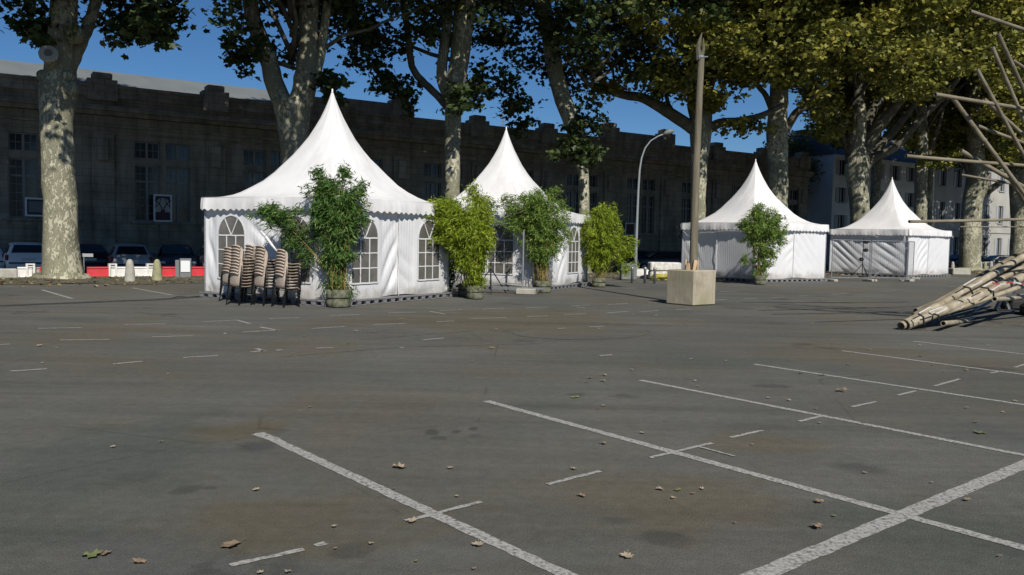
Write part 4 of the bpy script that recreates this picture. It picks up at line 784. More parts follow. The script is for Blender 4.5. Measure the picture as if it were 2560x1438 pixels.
# ------------------------------------------------------------------ bamboo plants in wrapped pots
def bamboo(px, py, label, segs, m, dens_, pot=(.34, .42), rpx=None, canecol='cane', ncane=42, leafs=1.0, zmin=None):
    """segs: ellipses (px, py, rx, ry, weight, dy) in photo pixels at the plant's depth"""
    b0 = U(px, py); Y = b0.y; r = empty('potted_bamboo', (b0.x, b0.y, 0), 0, label, 'potted plant', 'potted bamboos around the tents'); inv = Vector((b0.x, b0.y, 0)); pr, ph = pot; dens = dens_*(1.0 if m == 'bam_dark' else 1.45)
    m_ = MB(); m_.lathe([(pr*.86, 0), (pr*.98, .04), (pr*1.02, ph*.3), (pr*.97, ph*.5), (pr*1.04, ph*.7), (pr*.98, ph*.9), (pr*.9, ph), (pr*.8, ph-.03)], (0, 0, 0), 22, .045); m_.build('wrapped_pot', M['wrap'], r, True)
    m_ = MB(); m_.lathe([(pr*.82, ph-.06), (.02, ph-.04)], (0, 0, 0), 12); m_.build('soil', M['soil'], r)
    m_ = MB(); m_.lathe([(pr*1.035, ph*.52), (pr*1.06, ph*.55), (pr*1.035, ph*.58)], (0, 0, 0), 22, .01); m_.build('tie_band', M['rope'], r)
    cn = MB(); C = []; D = []; tot = sum(s[4] for s in segs)
    tg = []
    for s in segs:
        for _ in range(max(2, int(ncane*s[4]/tot))):
            a, q = s[0]+random.gauss(0, s[2]*.42), s[1]-abs(random.gauss(0, s[3]*.5)); p = at(a, q, Y+s[5]+random.gauss(0, s[2]/F*Y*.35)); tg.append(p-inv)
    for p in tg:
        s0 = Vector((random.gauss(0, pr*.38), random.gauss(0, pr*.38), ph-.1)); mid = s0.lerp(p, .5)+Vector((-(p.x-s0.x)*.22, -(p.y-s0.y)*.22, .12)); P = [s0*(1-t)**2+mid*2*t*(1-t)+p*t*t for t in np.linspace(0, 1, 9)]; cn.tube(P, list(np.linspace(random.uniform(.006, .011), .002, 9)), 5)
    co = cn.build('canes', M[canecol], r, True)
    for s in segs:
        cnt = int(dens*s[4]*1.7); Yc = Y+s[5]; rx, ry = s[2]/F*Yc, s[3]/F*Yc; c0 = at(s[0], s[1], Yc)-inv; nc = max(8, cnt//34)
        q = RNG.normal(size=(nc, 3)); q /= np.linalg.norm(q, axis=1)[:, None]; q *= (RNG.random(nc)**.38)[:, None]*(1+.22*RNG.normal(size=nc))[:, None]; q = q*np.array([rx, rx*.9, ry])+np.array(c0)
        k = RNG.integers(0, nc, cnt); pts = q[k]+RNG.normal(size=(cnt, 3))*np.array([.075, .075, .07]); C.append(pts)
    C = np.concatenate(C); C = C[C[:, 2] > .12]; dd = C-np.array([0, 0, C[:, 2].mean()]); dd[:, 2] = dd[:, 2]*.2-.25; dd /= np.linalg.norm(dd, axis=1)[:, None]+1e-6
    rn = np.clip(.42+.28*RNG.normal(size=len(C)), 0, 1); leaves('foliage', C, RNG.uniform(.11, .2, len(C))*leafs, M[m], r, 'b', up=.1, rnd=rn, dirs=dd, droop=.2)
    return r
bamboo(846, 768, 'tallest dark green bamboo in front of the corner of the biggest tent', [(836, 545, 52, 72, 7.5, 0), (825, 495, 36, 42, 2.6, 0), (872, 520, 24, 58, 1.7, 0), (842, 640, 38, 60, 3.8, 0), (800, 455, 14, 30, .45, 0), (790, 430, 5, 12, .08, 0), (862, 445, 10, 24, .3, 0), (862, 422, 4, 10, .06, 0), (898, 482, 12, 26, .35, 0), (906, 462, 5, 12, .07, 0), (770, 475, 7, 12, .1, 0), (905, 540, 9, 40, .3, 0), (785, 575, 10, 50, .3, 0), (700, 545, 50, 26, 1.5, .1), (735, 590, 28, 38, 1.0, .15), (665, 528, 28, 12, .5, .1), (765, 640, 18, 34, .35, .1), (845, 720, 36, 36, .9, 0), (876, 600, 16, 46, .5, 0)], 'bam_dark', 480, pot=(.29, .44), ncane=60)
bamboo(1188, 748, 'broad yellow green bamboo between the two big tents', [(1142, 565, 66, 62, 8, 0), (1178, 600, 52, 62, 7, 0), (1115, 520, 34, 22, 1.5, 0), (1178, 660, 34, 46, 2.5, 0), (1200, 525, 34, 40, 1.0, .2), (1210, 590, 22, 60, 1.2, 0), (1185, 480, 18, 20, .35, .2), (1080, 530, 18, 30, .5, 0), (1190, 705, 26, 24, .7, 0)], 'bam_yel', 460, pot=(.24, .40), ncane=48, leafs=.95)
bamboo(1163, 741, 'thin shaded bamboo standing just behind the broad yellow green one', [(1135, 630, 26, 70, 2.2, .2), (1125, 690, 18, 40, 1., .2), (1160, 600, 40, 60, 2, .3), (1230, 520, 22, 34, .45, .3)], 'bam_dark', 420, pot=(.22, .38), ncane=22)
bamboo(1357, 732, 'bushy mid green bamboo with straw coloured canes before the second tent', [(1345, 545, 56, 55, 6, 0), (1355, 605, 48, 50, 5, 0), (1335, 508, 50, 28, 2.2, 0), (1300, 545, 30, 50, 1.5, 0), (1400, 570, 30, 60, 1.6, 0), (1272, 545, 12, 60, .5, 0), (1385, 490, 16, 22, .3, 0), (1272, 505, 14, 26, .35, 0), (1350, 640, 34, 28, 1.0, 0)], 'bam_mid', 430, pot=(.27, .40), ncane=120, leafs=.9)
bamboo(1497, 718, 'yellow green bamboo right of the second tent, leaning to the right', [(1505, 590, 48, 56, 6, 0), (1515, 535, 30, 28, 1.6, 0), (1495, 640, 36, 40, 2.5, 0), (1545, 625, 34, 34, 1.5, 0), (1575, 625, 18, 20, .4, 0), (1560, 665, 16, 24, .4, 0), (1465, 560, 14, 36, .5, 0)], 'bam_yel', 430, pot=(.25, .36), ncane=36, leafs=1.0)
bamboo(1899, 712, 'upright bamboo in front of the corner of the windowless tent', [(1902, 580, 50, 48, 6.5, 0), (1878, 570, 32, 34, 2.6, 0), (1938, 585, 24, 54, 2.2, 0), (1900, 535, 30, 20, 1.2, 0), (1905, 640, 30, 34, 2.2, 0), (1893, 530, 12, 12, .25, 0), (1945, 545, 10, 14, .2, 0), (1860, 650, 14, 12, .25, 0), (1900, 680, 18, 14, .4, 0)], 'bam_mid', 320, pot=(.25, .40), ncane=40, leafs=1.15)

# ------------------------------------------------------------------ pole in the concrete block
pb = U(1733, 766); e1 = U(1667, 751)-pb; a1 = radians(129); S_ = .97
bk = empty('concrete_block', (pb.x, pb.y, 0), a1, 'tall square concrete block holding the wooden pole', 'block')
m_ = MB(); m_.box(0, S_, -S_, 0, .01, .98, bev=.025); m_.build('body', M['block'], bk)
cen = Matrix.Translation(pb) @ Matrix.Rotation(a1, 4, 'Z') @ Vector((S_/2, -S_/2, 0)); Yp = cen.y
po = empty('wooden_pole', (cen.x, cen.y, 0), 0, 'tall weathered wooden pole with a forked top wedged in the concrete block', 'pole')
pt = [at(1733, 672, Yp), at(1736, 560, Yp), at(1741, 400, Yp), at(1749, 230, Yp), at(1753, 145, Yp)]; m_ = MB(); m_.tube(pt, [.118, .112, .104, .094, .09], 14, wob=.02); o = m_.build('shaft', M['wood'], po, 'auto'); o.location = -Vector(po.location)
for P, rr in (([(1749, 150), (1745, 122), (1749, 102), (1755, 82)], [.10, .075, .05, .012]), ([(1752, 150), (1759, 122), (1758, 95)], [.07, .045, .012])):
    m_ = MB(); m_.tube([at(*q, Yp) for q in P], rr, 7, wob=.08); o = m_.build('fork_prong', M['bark_dark'], po, 'auto'); o.location = -Vector(po.location)
m_ = MB(); q = at(1751, 143, Yp); m_.tube([q+Vector((0, 0, -.03)), q+Vector((0, 0, .03))], .115, 12); q2 = q+Vector((.2, -.05, 0)); m_.tube([q, q2], .02, 6); o = m_.build('collar', M['steel'], po); o.location = -Vector(po.location)
for k in range(7):
    an = k*.9+.4; c = cen+Vector((cos(an)*.17, sin(an)*.17, .95)); tp = cen+Vector((cos(an)*.22, sin(an)*.22, 1.16+random.uniform(0, .12))); m_ = MB()
    RM = Matrix.Translation(c) @ Matrix.Rotation(an+pi/2, 4, 'Z') @ Matrix.Rotation(random.uniform(-.12, .12), 4, 'Y'); m_.box(-.045, .045, -.014, .014, 0, tp.z-.95, RM); tag(m_.build('wooden_wedge', M['plank']), 'pale wooden wedge driven between the concrete block and the wooden pole', 'wedge', 'wedges round the foot of the pole')

# ------------------------------------------------------------------ street lamp
Yl = U(1588, 694).y; lp = empty('street_lamp', tuple(U(1588, 694)), 0, 'curved pale grey street lamp beside the bamboo right of the second tent', 'street lamp'); lo_ = Vector(lp.location)
m_ = MB(); m_.tube([at(q[0], q[1], Yl) for q in [(1588, 694), (1590, 620), (1593, 540), (1596, 470), (1599, 425), (1604, 395), (1613, 370), (1627, 352), (1645, 341), (1660, 335)]], [.085, .075, .062, .055, .05, .042, .036, .032, .03, .03], 10); o = m_.build('pole', M['lampgrey'], lp, True); o.location = -lo_
m_ = MB(); m_.tube([at(1658, 336, Yl), at(1664, 333, Yl), at(1674, 329, Yl), at(1686, 327, Yl)], [.04, .10, .13, .05], 10); o = m_.build('lamp_head', M['greybox'], lp, True); o.location = -lo_
m_ = MB(); q = lo_; m_.tube([q, q+Vector((0, 0, .5))], .14, 12); o = m_.build('base_collar', M['lampgrey'], lp); o.location = -lo_

# ------------------------------------------------------------------ bamboo structure at the right edge
bs = U(2262, 830); BS = empty('bamboo_sculpture', tuple(bs), 0, 'big lashed structure of bamboo poles sticking out over the right edge', 'sculpture'); CUT = []
def culm_(name, p, q, r0, r1, m, par=BS, hollow=True, node=.38):
    p, q = Vector(p), Vector(q); L_ = (q-p).length; n = max(2, int(L_/node)); pts = []; rr = []
    sag = Vector((0, 0, -.004*L_*L_*.15))
    for i in range(n+1):
        t = i/n; c = p.lerp(q, t)+sag*4*t*(1-t); r_ = r0+(r1-r0)*t
        d = (q-p).normalized()
        if 0 < i < n: pts += [c-d*.02, c, c+d*.02]; rr += [r_*.97, r_*1.08, r_*.97]
        else: pts.append(c); rr.append(r_)
    m_ = MB(); m_.tube(pts, rr, 10, cap=False)
    if hollow:   # hollow ends
        d = (q-p).normalized(); m_.tube([p, p+d*.25], [r0*.78, r0*.78], 10, cap=False); a, b_ = 0, len(pts)*10
        m_.f += [(j, (j+1) % 10, b_+(j+1) % 10, b_+j) for j in range(10)]; m_.f.append(tuple(b_+10+j for j in range(10)))
        e0 = (len(pts)-1)*10; m_.f.append(tuple(e0+j for j in range(10)))
    o = m_.build(name, m, par, 'auto'); o.matrix_parent_inverse = Matrix.Translation(-Vector(par.location)); return o
Yb = bs.y
hub = [(2262, 826, 0)]
def strut(a, b_, Ya, Ybb, wpx, k=1.0, m='culm_grey', taper=1.0):
    p, q = at(*a, Ya), at(*b_, Ybb); q = p+(q-p)*k; r0 = wpx/2/F*Ya; culm_('bamboo_pole', p, q, r0, r0*taper, M[m])
for a, b_, Ya, Y2, wp, k in [((2425, 28), (2560, 72), 17.2, 17.8, 9, 3.6), ((2495, 83), (2560, 225), 16.6, 17.2, 10, 3.0), ((2481, 118), (2560, 300), 17.6, 17.8, 9, 2.6), ((2442, 173), (2560, 387), 17.0, 17.4, 10, 2.2), ((2338, 236), (2560, 269), 16.4, 17.6, 10, 2.2),
                             ((2381, 244), (2566, 490), 17.3, 17.6, 11, 1.7), ((2265, 390), (2560, 411), 16.6, 17.8, 9, 1.9), ((2402, 377), (2530, 450), 17.9, 18.2, 11, 2.4), ((2460, 248), (2560, 338), 18.3, 18.4, 9, 2.4), ((2445, 315), (2560, 357), 18.6, 18.8, 8, 2.4),
                             ((2404, 437), (2531, 459), 18.8, 18.6, 7, 2.2), ((2531, 150), (2560, 169), 18.4, 18.6, 8, 4), ((2273, 554), (2560, 546), 16.2, 17.4, 8, 1.8), ((2400, 567), (2560, 567), 19, 19, 3, 1.8), ((2524, 440), (2560, 500), 17.7, 17.8, 14, 3)]:
    strut(a, b_, Ya, Y2, wp, k)
# big bundle resting on the asphalt
BU = [((2252, 821), (2560, 636), 17.2, 19.5, 18, 'culm'), ((2270, 812), (2560, 664), 17.5, 19.6, 15, 'culm'), ((2262, 826), (2560, 688), 17.2, 19.2, 24, 'culm'), ((2285, 790), (2560, 622), 17.9, 19.9, 13, 'culm_grey'), ((2300, 802), (2560, 712), 17.5, 18.8, 12, 'culm'), ((2290, 778), (2560, 655), 18.1, 20, 12, 'culm_grey')]
for a, b_, Ya, Y2, wp, mm in BU:
    p, q = at(*a, Ya), at(*b_, Y2); p.z = max(p.z, wp/2/F*Ya+.01); culm_('bamboo_pole', p, p+(q-p)*1.8, wp*1.22/2/F*Ya, wp*1.1/2/F*Ya*.85, M[mm], node=.42)
for a, b_, Ya, Y2 in [((2358, 809), (2440, 796), 17.0, 21.0), ((2486, 748), (2560, 742), 17.4, 21.5)]: culm_('bamboo_pole', at(*a, Ya), at(*b_, Y2), .055, .05, M['culm'])
for a, b_ in [((2296, 784), (2325, 768)), ((2322, 780), (2355, 768)), ((2338, 786), (2368, 772)), ((2408, 714), (2438, 696)), ((2425, 719), (2455, 703)), ((2452, 720), (2480, 705)), ((2475, 729), (2500, 713))]:
    m_ = MB(); Y0 = 17.05 if a[0] < 2380 else 17.9; m_.tube([at(*a, Y0), at(*b_, Y0+.15)], .013, 6); o = m_.build('foam_tube', M['foam'], BS); o.location = -bs
for a, b_, w_ in [((2295, 784), (2310, 812), .02), ((2322, 783), (2330, 800), .015), ((2334, 785), (2346, 800), .02), ((2408, 716), (2432, 735), .02), ((2452, 718), (2478, 732), .02), ((2470, 725), (2484, 742), .02)]:
    m_ = MB(); Y0 = 17.0 if a[0] < 2380 else 17.75; p, q = at(*a, Y0), at(*b_, Y0); m_.tube([p, p.lerp(q, .4)+Vector((.02, -.08, .03)), q], w_, 6); o = m_.build('lashing', M['rope'], BS); o.location = -bs
# red and white tape, steel feet and dark clutter below the structure
m_ = MB(); P = [at(2480+9*i, 709+3*sin(i*.8)+.3*i, 17.3) for i in range(14)]
m_.grid([[p, p+Vector((.02*sin(i), 0, .032))] for i, p in enumerate(P)]); tp = m_.build('barrier_tape', M['tapered']); tp.data.materials.append(M['tapewhite'])
for i, f in enumerate(tp.data.polygons): f.material_index = (i//2) % 2
tag(tp, 'red and white striped barrier tape tied under the bamboo bundle', 'tape')
def stand(px, py, label):
    b0 = U(px, py); r = empty('steel_trestle', tuple(b0), .4, label, 'trestle', 'steel trestles under the bamboo structure')
    for s_ in (-1, 1):
        m_ = MB(); m_.box(-.04, .04, -.04, .04, 0, .62, Matrix.Translation((s_*.28, 0, 0)) @ Matrix.Rotation(-s_*.55, 4, 'Y')); m_.build('leg', M['steel'], r)
    m_ = MB(); m_.box(-.42, .42, -.05, .05, .48, .56); m_.build('top_rail', M['steel'], r); m_ = MB(); m_.box(-.35, .35, -.12, .12, 0, .05); m_.build('foot_plate', M['dark'], r)
stand(2505, 778, 'grey steel trestle under the lower bamboo ends near the right edge'); stand(2570, 786, 'steel trestle mostly cut off by the right edge, beneath the bamboo bundle')
m_ = MB(); c = U(2450, 772)
m_.tube([U(2445, 782)+Vector((0, .2, .04)), U(2520, 770)+Vector((0, 0, .5))], .035, 8); tag(m_.build('steel_bar', M['steel']), 'grey steel bar leaning under the bamboo bundle', 'bar')
for px, py, s_, lb in ((2540, 775, .34, 'dark rubber ballast block under the bamboo structure at the right edge'), (2600, 790, .4, 'dark ballast block just past the right edge')):
    b0 = U(px, py); m_ = MB(); m_.box(-s_, s_, -.3, .3, .01, .3, bev=.06); m_.lathe([(.09, .3), (.1, .34), (.05, .38)], (0, 0, 0), 10); tag(m_.build('ballast_block', M['dark'], None, False, tuple(b0)), lb, 'ballast')

# ------------------------------------------------------------------ barriers, bollards and small street furniture along the verge
def barrier(s, n, ln, m, label, lug=None, z=None, yaw=0.0):
    z = gz(n)-.03 if z is None else z; h = .52; r = empty('road_barrier', tuple(SN(s, n, z)), pi/2-RA+yaw, label, 'barrier', 'red and white plastic barriers along the street edge'); m_ = MB()
    prof = [(-.22, 0), (-.22, .09), (-.12, .2), (-.10, h-.07), (-.13, h-.05), (-.12, h), (.12, h), (.13, h-.05), (.10, h-.07), (.12, .2), (.22, .09), (.22, 0)]
    RM = Matrix.Rotation(-pi/2, 4, 'Z'); xs = [0, .03, .33, .40, .60, .67, ln-.03, ln]; P = []
    for x in xs:
        k = .9 if x in (0, ln) else 1; lift = .17 if .4 <= x <= .6 else 0; P.append([(x, y*k, max(z_, lift) if z_ < .18 else z_*(.99 if x in (0, ln) else 1)) for y, z_ in prof])
    n_ = len(prof); vs = [p for q in P for p in q]; fs = [(i*n_+j, (i+1)*n_+j, (i+1)*n_+(j+1) % n_, i*n_+(j+1) % n_) for i in range(len(xs)-1) for j in range(n_)]+[tuple(range(n_)), tuple(range((len(xs)-1)*n_, len(xs)*n_))]
    m_.add(vs, fs); m_.build('body', m, r)
    if lug is not None:
        m_ = MB(); x = lug*ln; m_.box(x-.14, x-.08, -.16, .16, .1, .64); m_.box(x+.08, x+.14, -.16, .16, .1, .64); m_.box(x-.08, x+.08, -.155, .155, h+.003, .555); m_.box(x-.08, x+.08, -.155, .155, .6, .64); m_.build('connector_lug', m, r)
    return r
def spx(px, n): return onrow(px, n).dot(DV)
for a, b_, col, lb, lug in [(42, 82, 'white_pl', 'short white plastic barrier left of the big mottled trunk', .85), (83, 128, 'red_pl', 'red plastic barrier partly hidden by the left side of the big mottled trunk', None), (216, 274, 'red_pl', 'red plastic barrier right of the big mottled trunk', None),
                            (276, 330, 'white_pl', 'white plastic barrier behind the pale concrete bollard', .08), (331, 403, 'white_pl', 'white plastic barrier between the two bollards', .62), (404, 448, 'red_pl', 'red plastic barrier right of the mossy bollard', None), (476, 540, 'red_pl', 'red plastic barrier running behind the left corner of the first tent', None)]:
    s0, s1 = spx(a, 33.95), spx(b_, 33.95); barrier(s0, 33.95, max(.4, s1-s0)-.02, M[col], lb, lug, z=-.1)
m_ = MB(); s0, s1 = spx(-30, 33.3), spx(42, 33.3); m_.box(0, s1-s0, -.25, .25, 0, .46, bev=.04); o = tag(m_.build('concrete_barrier', M['conc'], None, False, tuple(SN(s0, 33.1, gz(33.1)-.12))), 'grey cast concrete barrier at the left edge of the picture', 'barrier'); o.rotation_euler = (0, 0, pi/2-RA)
def bollard(px, py, m, label, wpx=30, hpx=58, name='concrete_bollard', grp='rounded concrete bollards along the kerb'):
    b0 = U(px, py); r = wpx/2/F*b0.y; h = hpx/F*b0.y; m_ = MB(); m_.lathe([(r, 0), (r*.95, h*.1), (r*.8, h*.45), (r*.68, h*.72), (r*.56, h*.87), (r*.36, h*.965), (r*.12, h), (.001, h)], (0, 0, 0), 18, .012)
    return tag(m_.build(name, m, None, True, tuple(b0)), label, 'bollard', grp)
bollard(325, 706, M['conc'], 'pale grey domed concrete bollard, left of the pair by the barriers', 28, 58); bollard(393, 704, M['conc_m'], 'mossy greenish domed concrete bollard, right of the pair by the barriers', 27, 56)
for px, py, c, lb in [(2450, 676, 'conc', 'first small bollard right of the stout bright trunk'), (2462, 678, 'conc_m', 'mossy bollard next to the first one right of the stout bright trunk'), (2477, 677, 'conc', 'third small bollard right of the stout bright trunk'), (2492, 674, 'conc', 'small bollard just left of the bamboo bundle'), (2381, 678, 'conc', 'low bollard close to the right wall of the fourth tent'), (2556, 672, 'conc', 'small bollard at the right edge behind the bamboo')]:
    bollard(px, py, M[c], lb, 11, 24)
m_ = MB(); b0 = U(2380, 687); m_.box(0, 1.15, -.3, .3, 0, .42, bev=.04); tag(m_.build('concrete_barrier', M['conc'], None, False, (b0.x-.1, b0.y, 0)), 'low grey concrete block right of the fourth tent', 'barrier')
for px, py in ((1580, 708), (1612, 709), (1636, 709)):
    b0 = U(px, py); m_ = MB(); m_.lathe([(.055, 0), (.055, .56), (.07, .58), (.07, .64), (.05, .68), (.001, .69)], (0, 0, 0), 12); tag(m_.build('steel_bollard', M['steel'], None, True, tuple(b0)), {1580: 'grey steel post left of the street lamp foot', 1612: 'grey steel post right of the street lamp foot', 1636: 'grey steel post in front of the stacked chipped concrete blocks'}[px], 'bollard', 'thin steel posts by the street lamp')
def cblock(px, py, w_, h, z0, label, yaw=0.0, m='conc_w'):
    b0 = U(px, py); m_ = MB(); m_.box(-w_/2, w_/2, -.3, .3, 0, h, bev=.05); o = tag(m_.build('concrete_block', M[m], None, False, (b0.x, b0.y+.3, z0)), label, 'block'); o.rotation_euler = (0, 0, yaw); return o
cblock(1668, 700, 1.6, .40, 0, 'chipped white concrete block lying on the ground left of the third tent', .05); cblock(1663, 700, 1.45, .40, .405, 'chipped white concrete block stacked on top of another left of the third tent', .1)
m_ = MB(); b0 = U(1612, 694); m_.lathe([(.9, 0), (.95, .1), (.9, .36), (.86, .4)], (0, 0, 0), 24); 
o = tag(m_.build('white_basin', M['white_pl'], None, 'auto', tuple(b0)), 'low white basin-like tub behind the thin steel posts', 'tub')
m_ = MB(); b0 = U(1570, 700); m_.box(-.35, .35, -.3, .3, 0, .75, bev=.04); tag(m_.build('utility_box', M['greybox'], None, False, tuple(b0)), 'grey utility box half hidden by the leaning bamboo', 'box')
m_ = MB(); c = U(1650, 702); P = []
for i in range(90): a = i*.42; rr = .30+.07*sin(i*.37); P.append((c.x+rr*1.3*cos(a), c.y+rr*sin(a)-.1,   .03+.0032*i+.02*sin(i*1.3)))
m_.tube(P, .02, 6); tag(m_.build('coiled_hose', M['yellow'], None, True), 'yellow hose coiled on the ground before the chipped concrete blocks', 'hose')
# small sign behind the first trunk and meter box
b0 = SN(spx(209, 33.6), 33.6, -.1); r = empty('small_sign', tuple(b0), .2, 'little blue-grey sign plate on a thin post right of the big mottled trunk', 'sign')
m_ = MB(); m_.tube([(0, 0, 0), (0, 0, .95)], .022, 8); m_.build('post', M['steel'], r); m_ = MB(); m_.box(-.32, .32, -.03, -.001, .9, 1.02); m_.build('plate', M['shutter'], r)
b0 = SN(spx(464, 32.6), 32.6, 0); r = empty('meter_box', tuple(b0), .3, 'grey meter cabinet with a white panel between the red barriers', 'cabinet')
m_ = MB(); m_.box(-.2, .2, -.12, .12, 0, .78, bev=.01); m_.box(-.36, -.22, -.08, .08, 0, .72, bev=.01); m_.build('body', M['greybox'], r); m_ = MB(); m_.box(-.16, .16, -.15, -.122, .28, .70); m_.build('panel', M['board'], r)
# ------------------------------------------------------------------ temporary fence, frames, light stand
def fence_panel(p, q, label, H=2.0, brace=False):
    p, q = Vector(p), Vector(q); L_ = (q-p).length; r = empty('fence_panel', tuple(p), atan2(q.y-p.y, q.x-p.x), label, 'fence', 'temporary steel fence panels')
    m_ = MB(); m_.tube([(0, 0, 0.05), (0, 0, H)], .021, 6); m_.tube([(L_, 0, .05), (L_, 0, H)], .021, 6); m_.tube([(0, 0, H), (L_, 0, H)], .021, 6); m_.tube([(0, 0, .18), (L_, 0, .18)], .021, 6)
    if brace: m_.tube([(L_*.05, 0, .2), (L_*.98, 0, H*.85)], .016, 6)
    m_.build('frame', M['steel'], r); m_ = MB()
    for i in range(1, int(L_/.12)): m_.tube([(i*.12, 0, .18), (i*.12, 0, H)], .0017, 4, cap=False)
    for i in range(1, 6): m_.tube([(0, 0, .18+i*.3), (L_, 0, .18+i*.3)], .0017, 4, cap=False)
    m_.build('mesh', M['steel'], r)
    for x in (0, L_): m_ = MB(); m_.box(x-.12, x+.12, -.33, .33, .0, .12, bev=.02); m_.build('foot', M['conc'], r)
    return r
def near(px, py): return U(px, py)
fence_panel(near(2078, 704), near(2172, 704), 'wire fence panel left of the light stand before the fourth tent', 2.0); fence_panel(near(2176, 704), near(2266, 704), 'braced wire fence panel between the light stand and the corner of the fourth tent', 2.0, True)
fence_panel(near(2268, 704), near(2282, 699), 'narrow fence gate right of the corner of the fourth tent', 2.0)
def frame_stand():
    a, b_ = U(1222, 732), U(1306, 735); r = empty('metal_frame', tuple(a), atan2(b_.y-a.y, b_.x-a.x), 'low grey metal frame with an upright post before the second tent', 'frame'); L_ = (b_-a).length
    m_ = MB(); m_.box(0, L_, -.05, .05, .12, .2); m_.box(0, L_, -.02, .02, .30, .33); m_.build('rail', M['steel'], r); m_ = MB(); m_.tube([(L_, 0, 0), (L_, 0, 2.0)], .03, 8); m_.build('post', M['steel'], r)
    m_ = MB(); m_.box(L_-.15, L_+.45, -.3, .3, 0, .18, bev=.02); m_.build('foot', M['conc'], r)
    m_ = MB(); m_.box(L_+.03, L_+.75, -.04, .04, .16, .22); m_.tube([(L_+.1, 0, .2), (L_+.1, 0, .55)], .025, 6); m_.build('side_bracket', M['steel'], r)
frame_stand()
def tripod(px, py, label, H=1.9, heads=True):
    b0 = U(px, py); r = empty('light_stand' if heads else 'tripod', tuple(b0), .3, label, 'light stand' if heads else 'tripod')
    m_ = MB(); m_.tube([(0, 0, .1), (0, 0, H)], .022, 6); m_.build('mast', M['black'], r)
    for k in range(3):
        an = 2*pi*k/3+.3; m_ = MB(); m_.tube([(0, 0, .75 if heads else .8), (cos(an)*.6, sin(an)*.6, .0)], .018, 6); m_.build('leg', M['black'], r)
    if heads:
        m_ = MB(); m_.lathe([(.3, 0), (.3, .07)], (.15, 0, 0), 12); m_.build('base_weight', M['black'], r)
        for z, s_ in ((1.0, -1), (1.5, 1), (1.95, 1)): m_ = MB(); m_.lathe([(.06, -.1), (.12, -.06), (.13, .05), (.05, .1)], (s_*.13, -.05, z), 10); m_.box(-.02 if s_ > 0 else -.13, .13 if s_ > 0 else .02, -.06, -.03, z-.02, z+.02); m_.build('lamp_head', M['black'], r, 'auto')
tripod(2155, 694, 'black light stand with three lamp heads in front of the fourth tent', 2.15); tripod(1226, 733, 'dark tripod leaning open legs right of the yellow green bamboo', 1.0, False)
m_ = MB(); P = [U(x_, y_)+Vector((0, 0, .012)) for x_, y_ in [(425, 748), (445, 742), (470, 744), (497, 742)]]; m_.tube(P, .012, 5); tag(m_.build('black_cable', M['rope'], None, True), 'short black cable on the asphalt at the left corner of the first tent', 'cable')

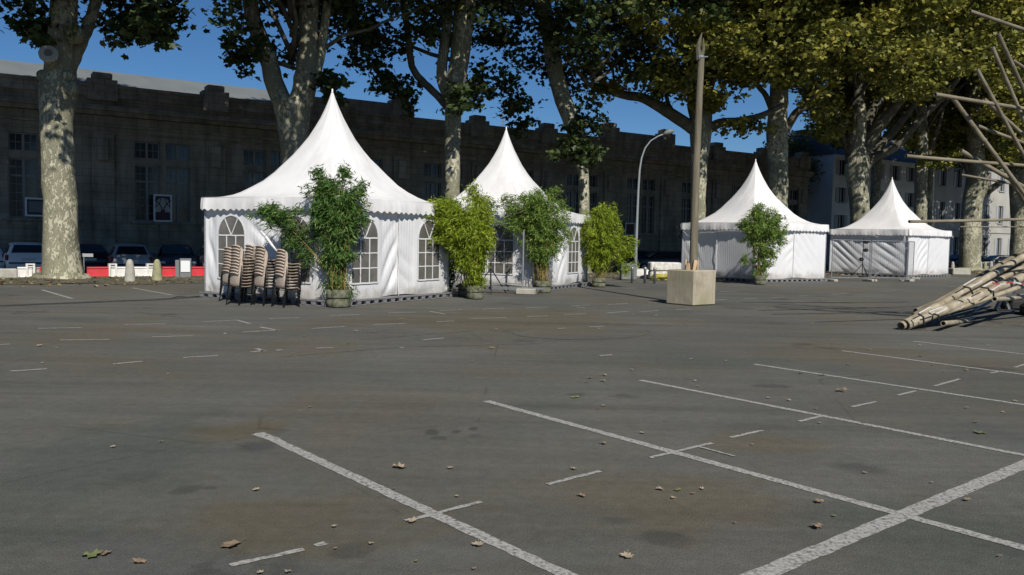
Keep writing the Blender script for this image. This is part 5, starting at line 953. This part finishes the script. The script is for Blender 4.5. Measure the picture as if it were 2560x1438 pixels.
# ------------------------------------------------------------------ parked cars
def car(loc, rz, paint, label, L_=4.0, W_=1.7, H=1.45, est=0.0, lights=True):
    r = empty('parked_car', loc, rz, label, 'car', 'cars parked in front of the stone building'); hl = L_/2; hw = W_/2
    # stations: y, belt z, roof z, roof half width
    ST = [(-hl, .62, .62, .60), (-hl+.04, .80, .80, .66), (-hl+.14, .93, .96, .66), (-hl+.5+est, .95, H-.09, .58), (-hl+.85+est, .95, H-.01, .60), (-.1, .93, H, .62), (.35, .92, H-.06, .60), (1.05, .90, .97, .64), (1.15, .89, .90, .66), (hl-.35, .80, .80, .62), (hl-.08, .66, .66, .58), (hl, .5, .5, .52)]
    G = []
    for i, (y, zb, zr, rw) in enumerate(ST):
        e = 1 if 1 < i < len(ST)-2 else .9; ww = hw*e; rw = rw*hw/.85
        half = [(0, .24), (ww*.88, .24), (ww*.98, .34), (ww, .56), (ww*.985, zb*.9), (ww*.95, zb), (rw if zr > zb+.05 else ww*.9, max(zr-.04, zb+.004)), (rw*.8, zr), (0, zr+.012)]
        G.append([(x, y, z) for x, z in half]+[(-x, y, z) for x, z in half[-2:0:-1]])
    for row in G: row.append(row[0])
    m_ = MB(); m_.grid(G); n_ = len(G[0])-1; m_.f += [tuple(range(n_)), tuple(len(G)*0+(len(G)-1)*(n_+1)+j for j in range(n_))]; bo = m_.build('body', paint, r, 'auto')
    def lerp(i, j, k, l_=0.0): a, b_ = Vector(G[i][j]), Vector(G[i][k]); return a.lerp(b_, l_)
    def quad(name, pts, off, m, par=r):
        P = [Vector(p) for p in pts]; nn = (P[1]-P[0]).cross(P[2]-P[0]).normalized(); 
        if nn.dot(sum(P, Vector())/len(P)-Vector((0, 0, .7))) < 0: nn = -nn
        q = MB(); k = len(P); q.add([p+nn*off for p in P]+[p-nn*.03 for p in P], [tuple(range(k)), tuple(range(2*k-1, k-1, -1))]+[(i, i+k, (i+1) % k+k, (i+1) % k) for i in range(k)]); return q.build(name, m, par)
    z2, z3 = ST[2], ST[3]; rw = .60*hw/.85
    quad('rear_window', [(-rw*1.05, z2[0]+.06, 1.0), (rw*1.05, z2[0]+.06, 1.0), (rw*.86, z3[0]-.02, H-.13), (-rw*.86, z3[0]-.02, H-.13)], .065, M['glass'])
    quad('windscreen', [(-rw*1.05, 1.02, .99), (rw*1.05, 1.02, .99), (rw*.9, .42, H-.1), (-rw*.9, .42, H-.1)], .06, M['glass'])
    for s_ in (-1, 1):
        q = MB(); P = [(s_*(hw*.955), -hl+.62+est, .98), (s_*(hw*.955), .85, .95), (s_*(hw*.76), .3, H-.13), (s_*(hw*.745), -hl+.95+est, H-.1)]; q.add([Vector(p)+Vector((s_*.012, 0, 0)) for p in P]+[Vector(p)-Vector((s_*.03, 0, 0)) for p in P], [(0, 1, 2, 3), (7, 6, 5, 4), (0, 4, 5, 1), (1, 5, 6, 2), (2, 6, 7, 3), (3, 7, 4, 0)]); q.build('side_window', M['glass'], r)
        q = MB(); q.box(s_*hw*.93-.09, s_*hw*.93+.04, -hl+.02, -hl+.16, .68, .93, bev=.03); q.build('tail_light', M['lamp_red'], r)
        q = MB(); q.box(s_*hw*.76-.14, s_*hw*.76+.14, hl-.16, hl+.0, .58, .71, bev=.04); q.build('headlight', M['lamp_clear'], r)
        q = MB(); q.box(s_*(hw+.09)-.08, s_*(hw+.09)+.08, .70, .8, .92, 1.04, bev=.03); q.build('wing_mirror', paint, r)
        for y in (-hl+.7, hl-.78):
            q = MB(); RM = Matrix.Translation((s_*(hw-.09), y, .31)) @ Matrix.Rotation(pi/2, 4, 'Y'); vs = MB(); vs.lathe([(.2, -.11), (.29, -.11), (.31, -.08), (.31, .08), (.29, .11), (.2, .11)], (0, 0, 0), 20); q.add([RM @ Vector(v_) for v_ in vs.v], vs.f); wh = q.build('wheel', M['dark'], r)
            q = MB(); vs = MB(); vs.lathe([(.19, -.118), (.19, .118)], (0, 0, 0), 12); q.add([RM @ Vector(v_) for v_ in vs.v], vs.f); q.build('rim', M['steel'], wh)
    q = MB(); q.box(-hw*.93, hw*.93, -hl-.05, -hl+.1, .36, .52, bev=.04); q.build('rear_bumper', paint, r); q = MB(); q.box(-hw*.88, hw*.88, -hl-.035, -hl+.06, .535, .60, bev=.02); q.build('bumper_strip', M['dark'], r)
    q = MB(); q.box(-.26, .26, -hl-.02, -hl+.03, .68, .79); q.build('number_plate', M['plate'], r); q = MB(); q.box(-hw*.9, hw*.9, hl-.08, hl+.05, .30, .5, bev=.05); q.build('front_bumper', paint, r)
    q = MB(); q.box(-.35, .35, hl-.02, hl+.058, .38, .48); q.build('grille', M['black'], r)
def carpos(px, Y, z=-.3): p = at(px, 600, Y); return (p.x, p.y, z)
BZ = pi/2-RA
car(carpos(62, 38.2), .60, M['c_silver'], 'silver hatchback seen from behind at the far left', W_=1.72)
car(carpos(-45, 39), .6, M['c_white'], 'white car cut off by the left edge beside the silver hatchback', H=1.5)
car(carpos(215, 39.5), .56, M['c_black'], 'black car hidden in deep shade behind the small sign', H=1.42)
car(carpos(322, 38.6), .50, M['c_blue'], 'slate blue hatchback seen from behind between the two bollards', W_=1.72, H=1.47)
car(carpos(440, 40), pi+.42, M['c_dark'], 'charcoal car facing the camera with clear headlights beside the first tent', H=1.47, W_=1.75)
car(carpos(540, 41), .5, M['c_white'], 'white car mostly hidden behind the left wall of the first tent', H=1.45)
car(carpos(1650, 56), pi/2+.2, M['c_black'], 'black car seen from the side behind the chipped concrete blocks', L_=4.3)
car(carpos(1590, 58), .1, M['c_dark'], 'dark grey car behind the foot of the street lamp')
car(carpos(2500, 72, -.3), pi/2, M['c_dark'], 'dark car in shade behind the small bollards on the right', L_=4.4)
car(carpos(2405, 74, -.3), pi/2+.2, M['c_black'], 'black car between the fourth tent and the stout bright trunk', L_=4.2)
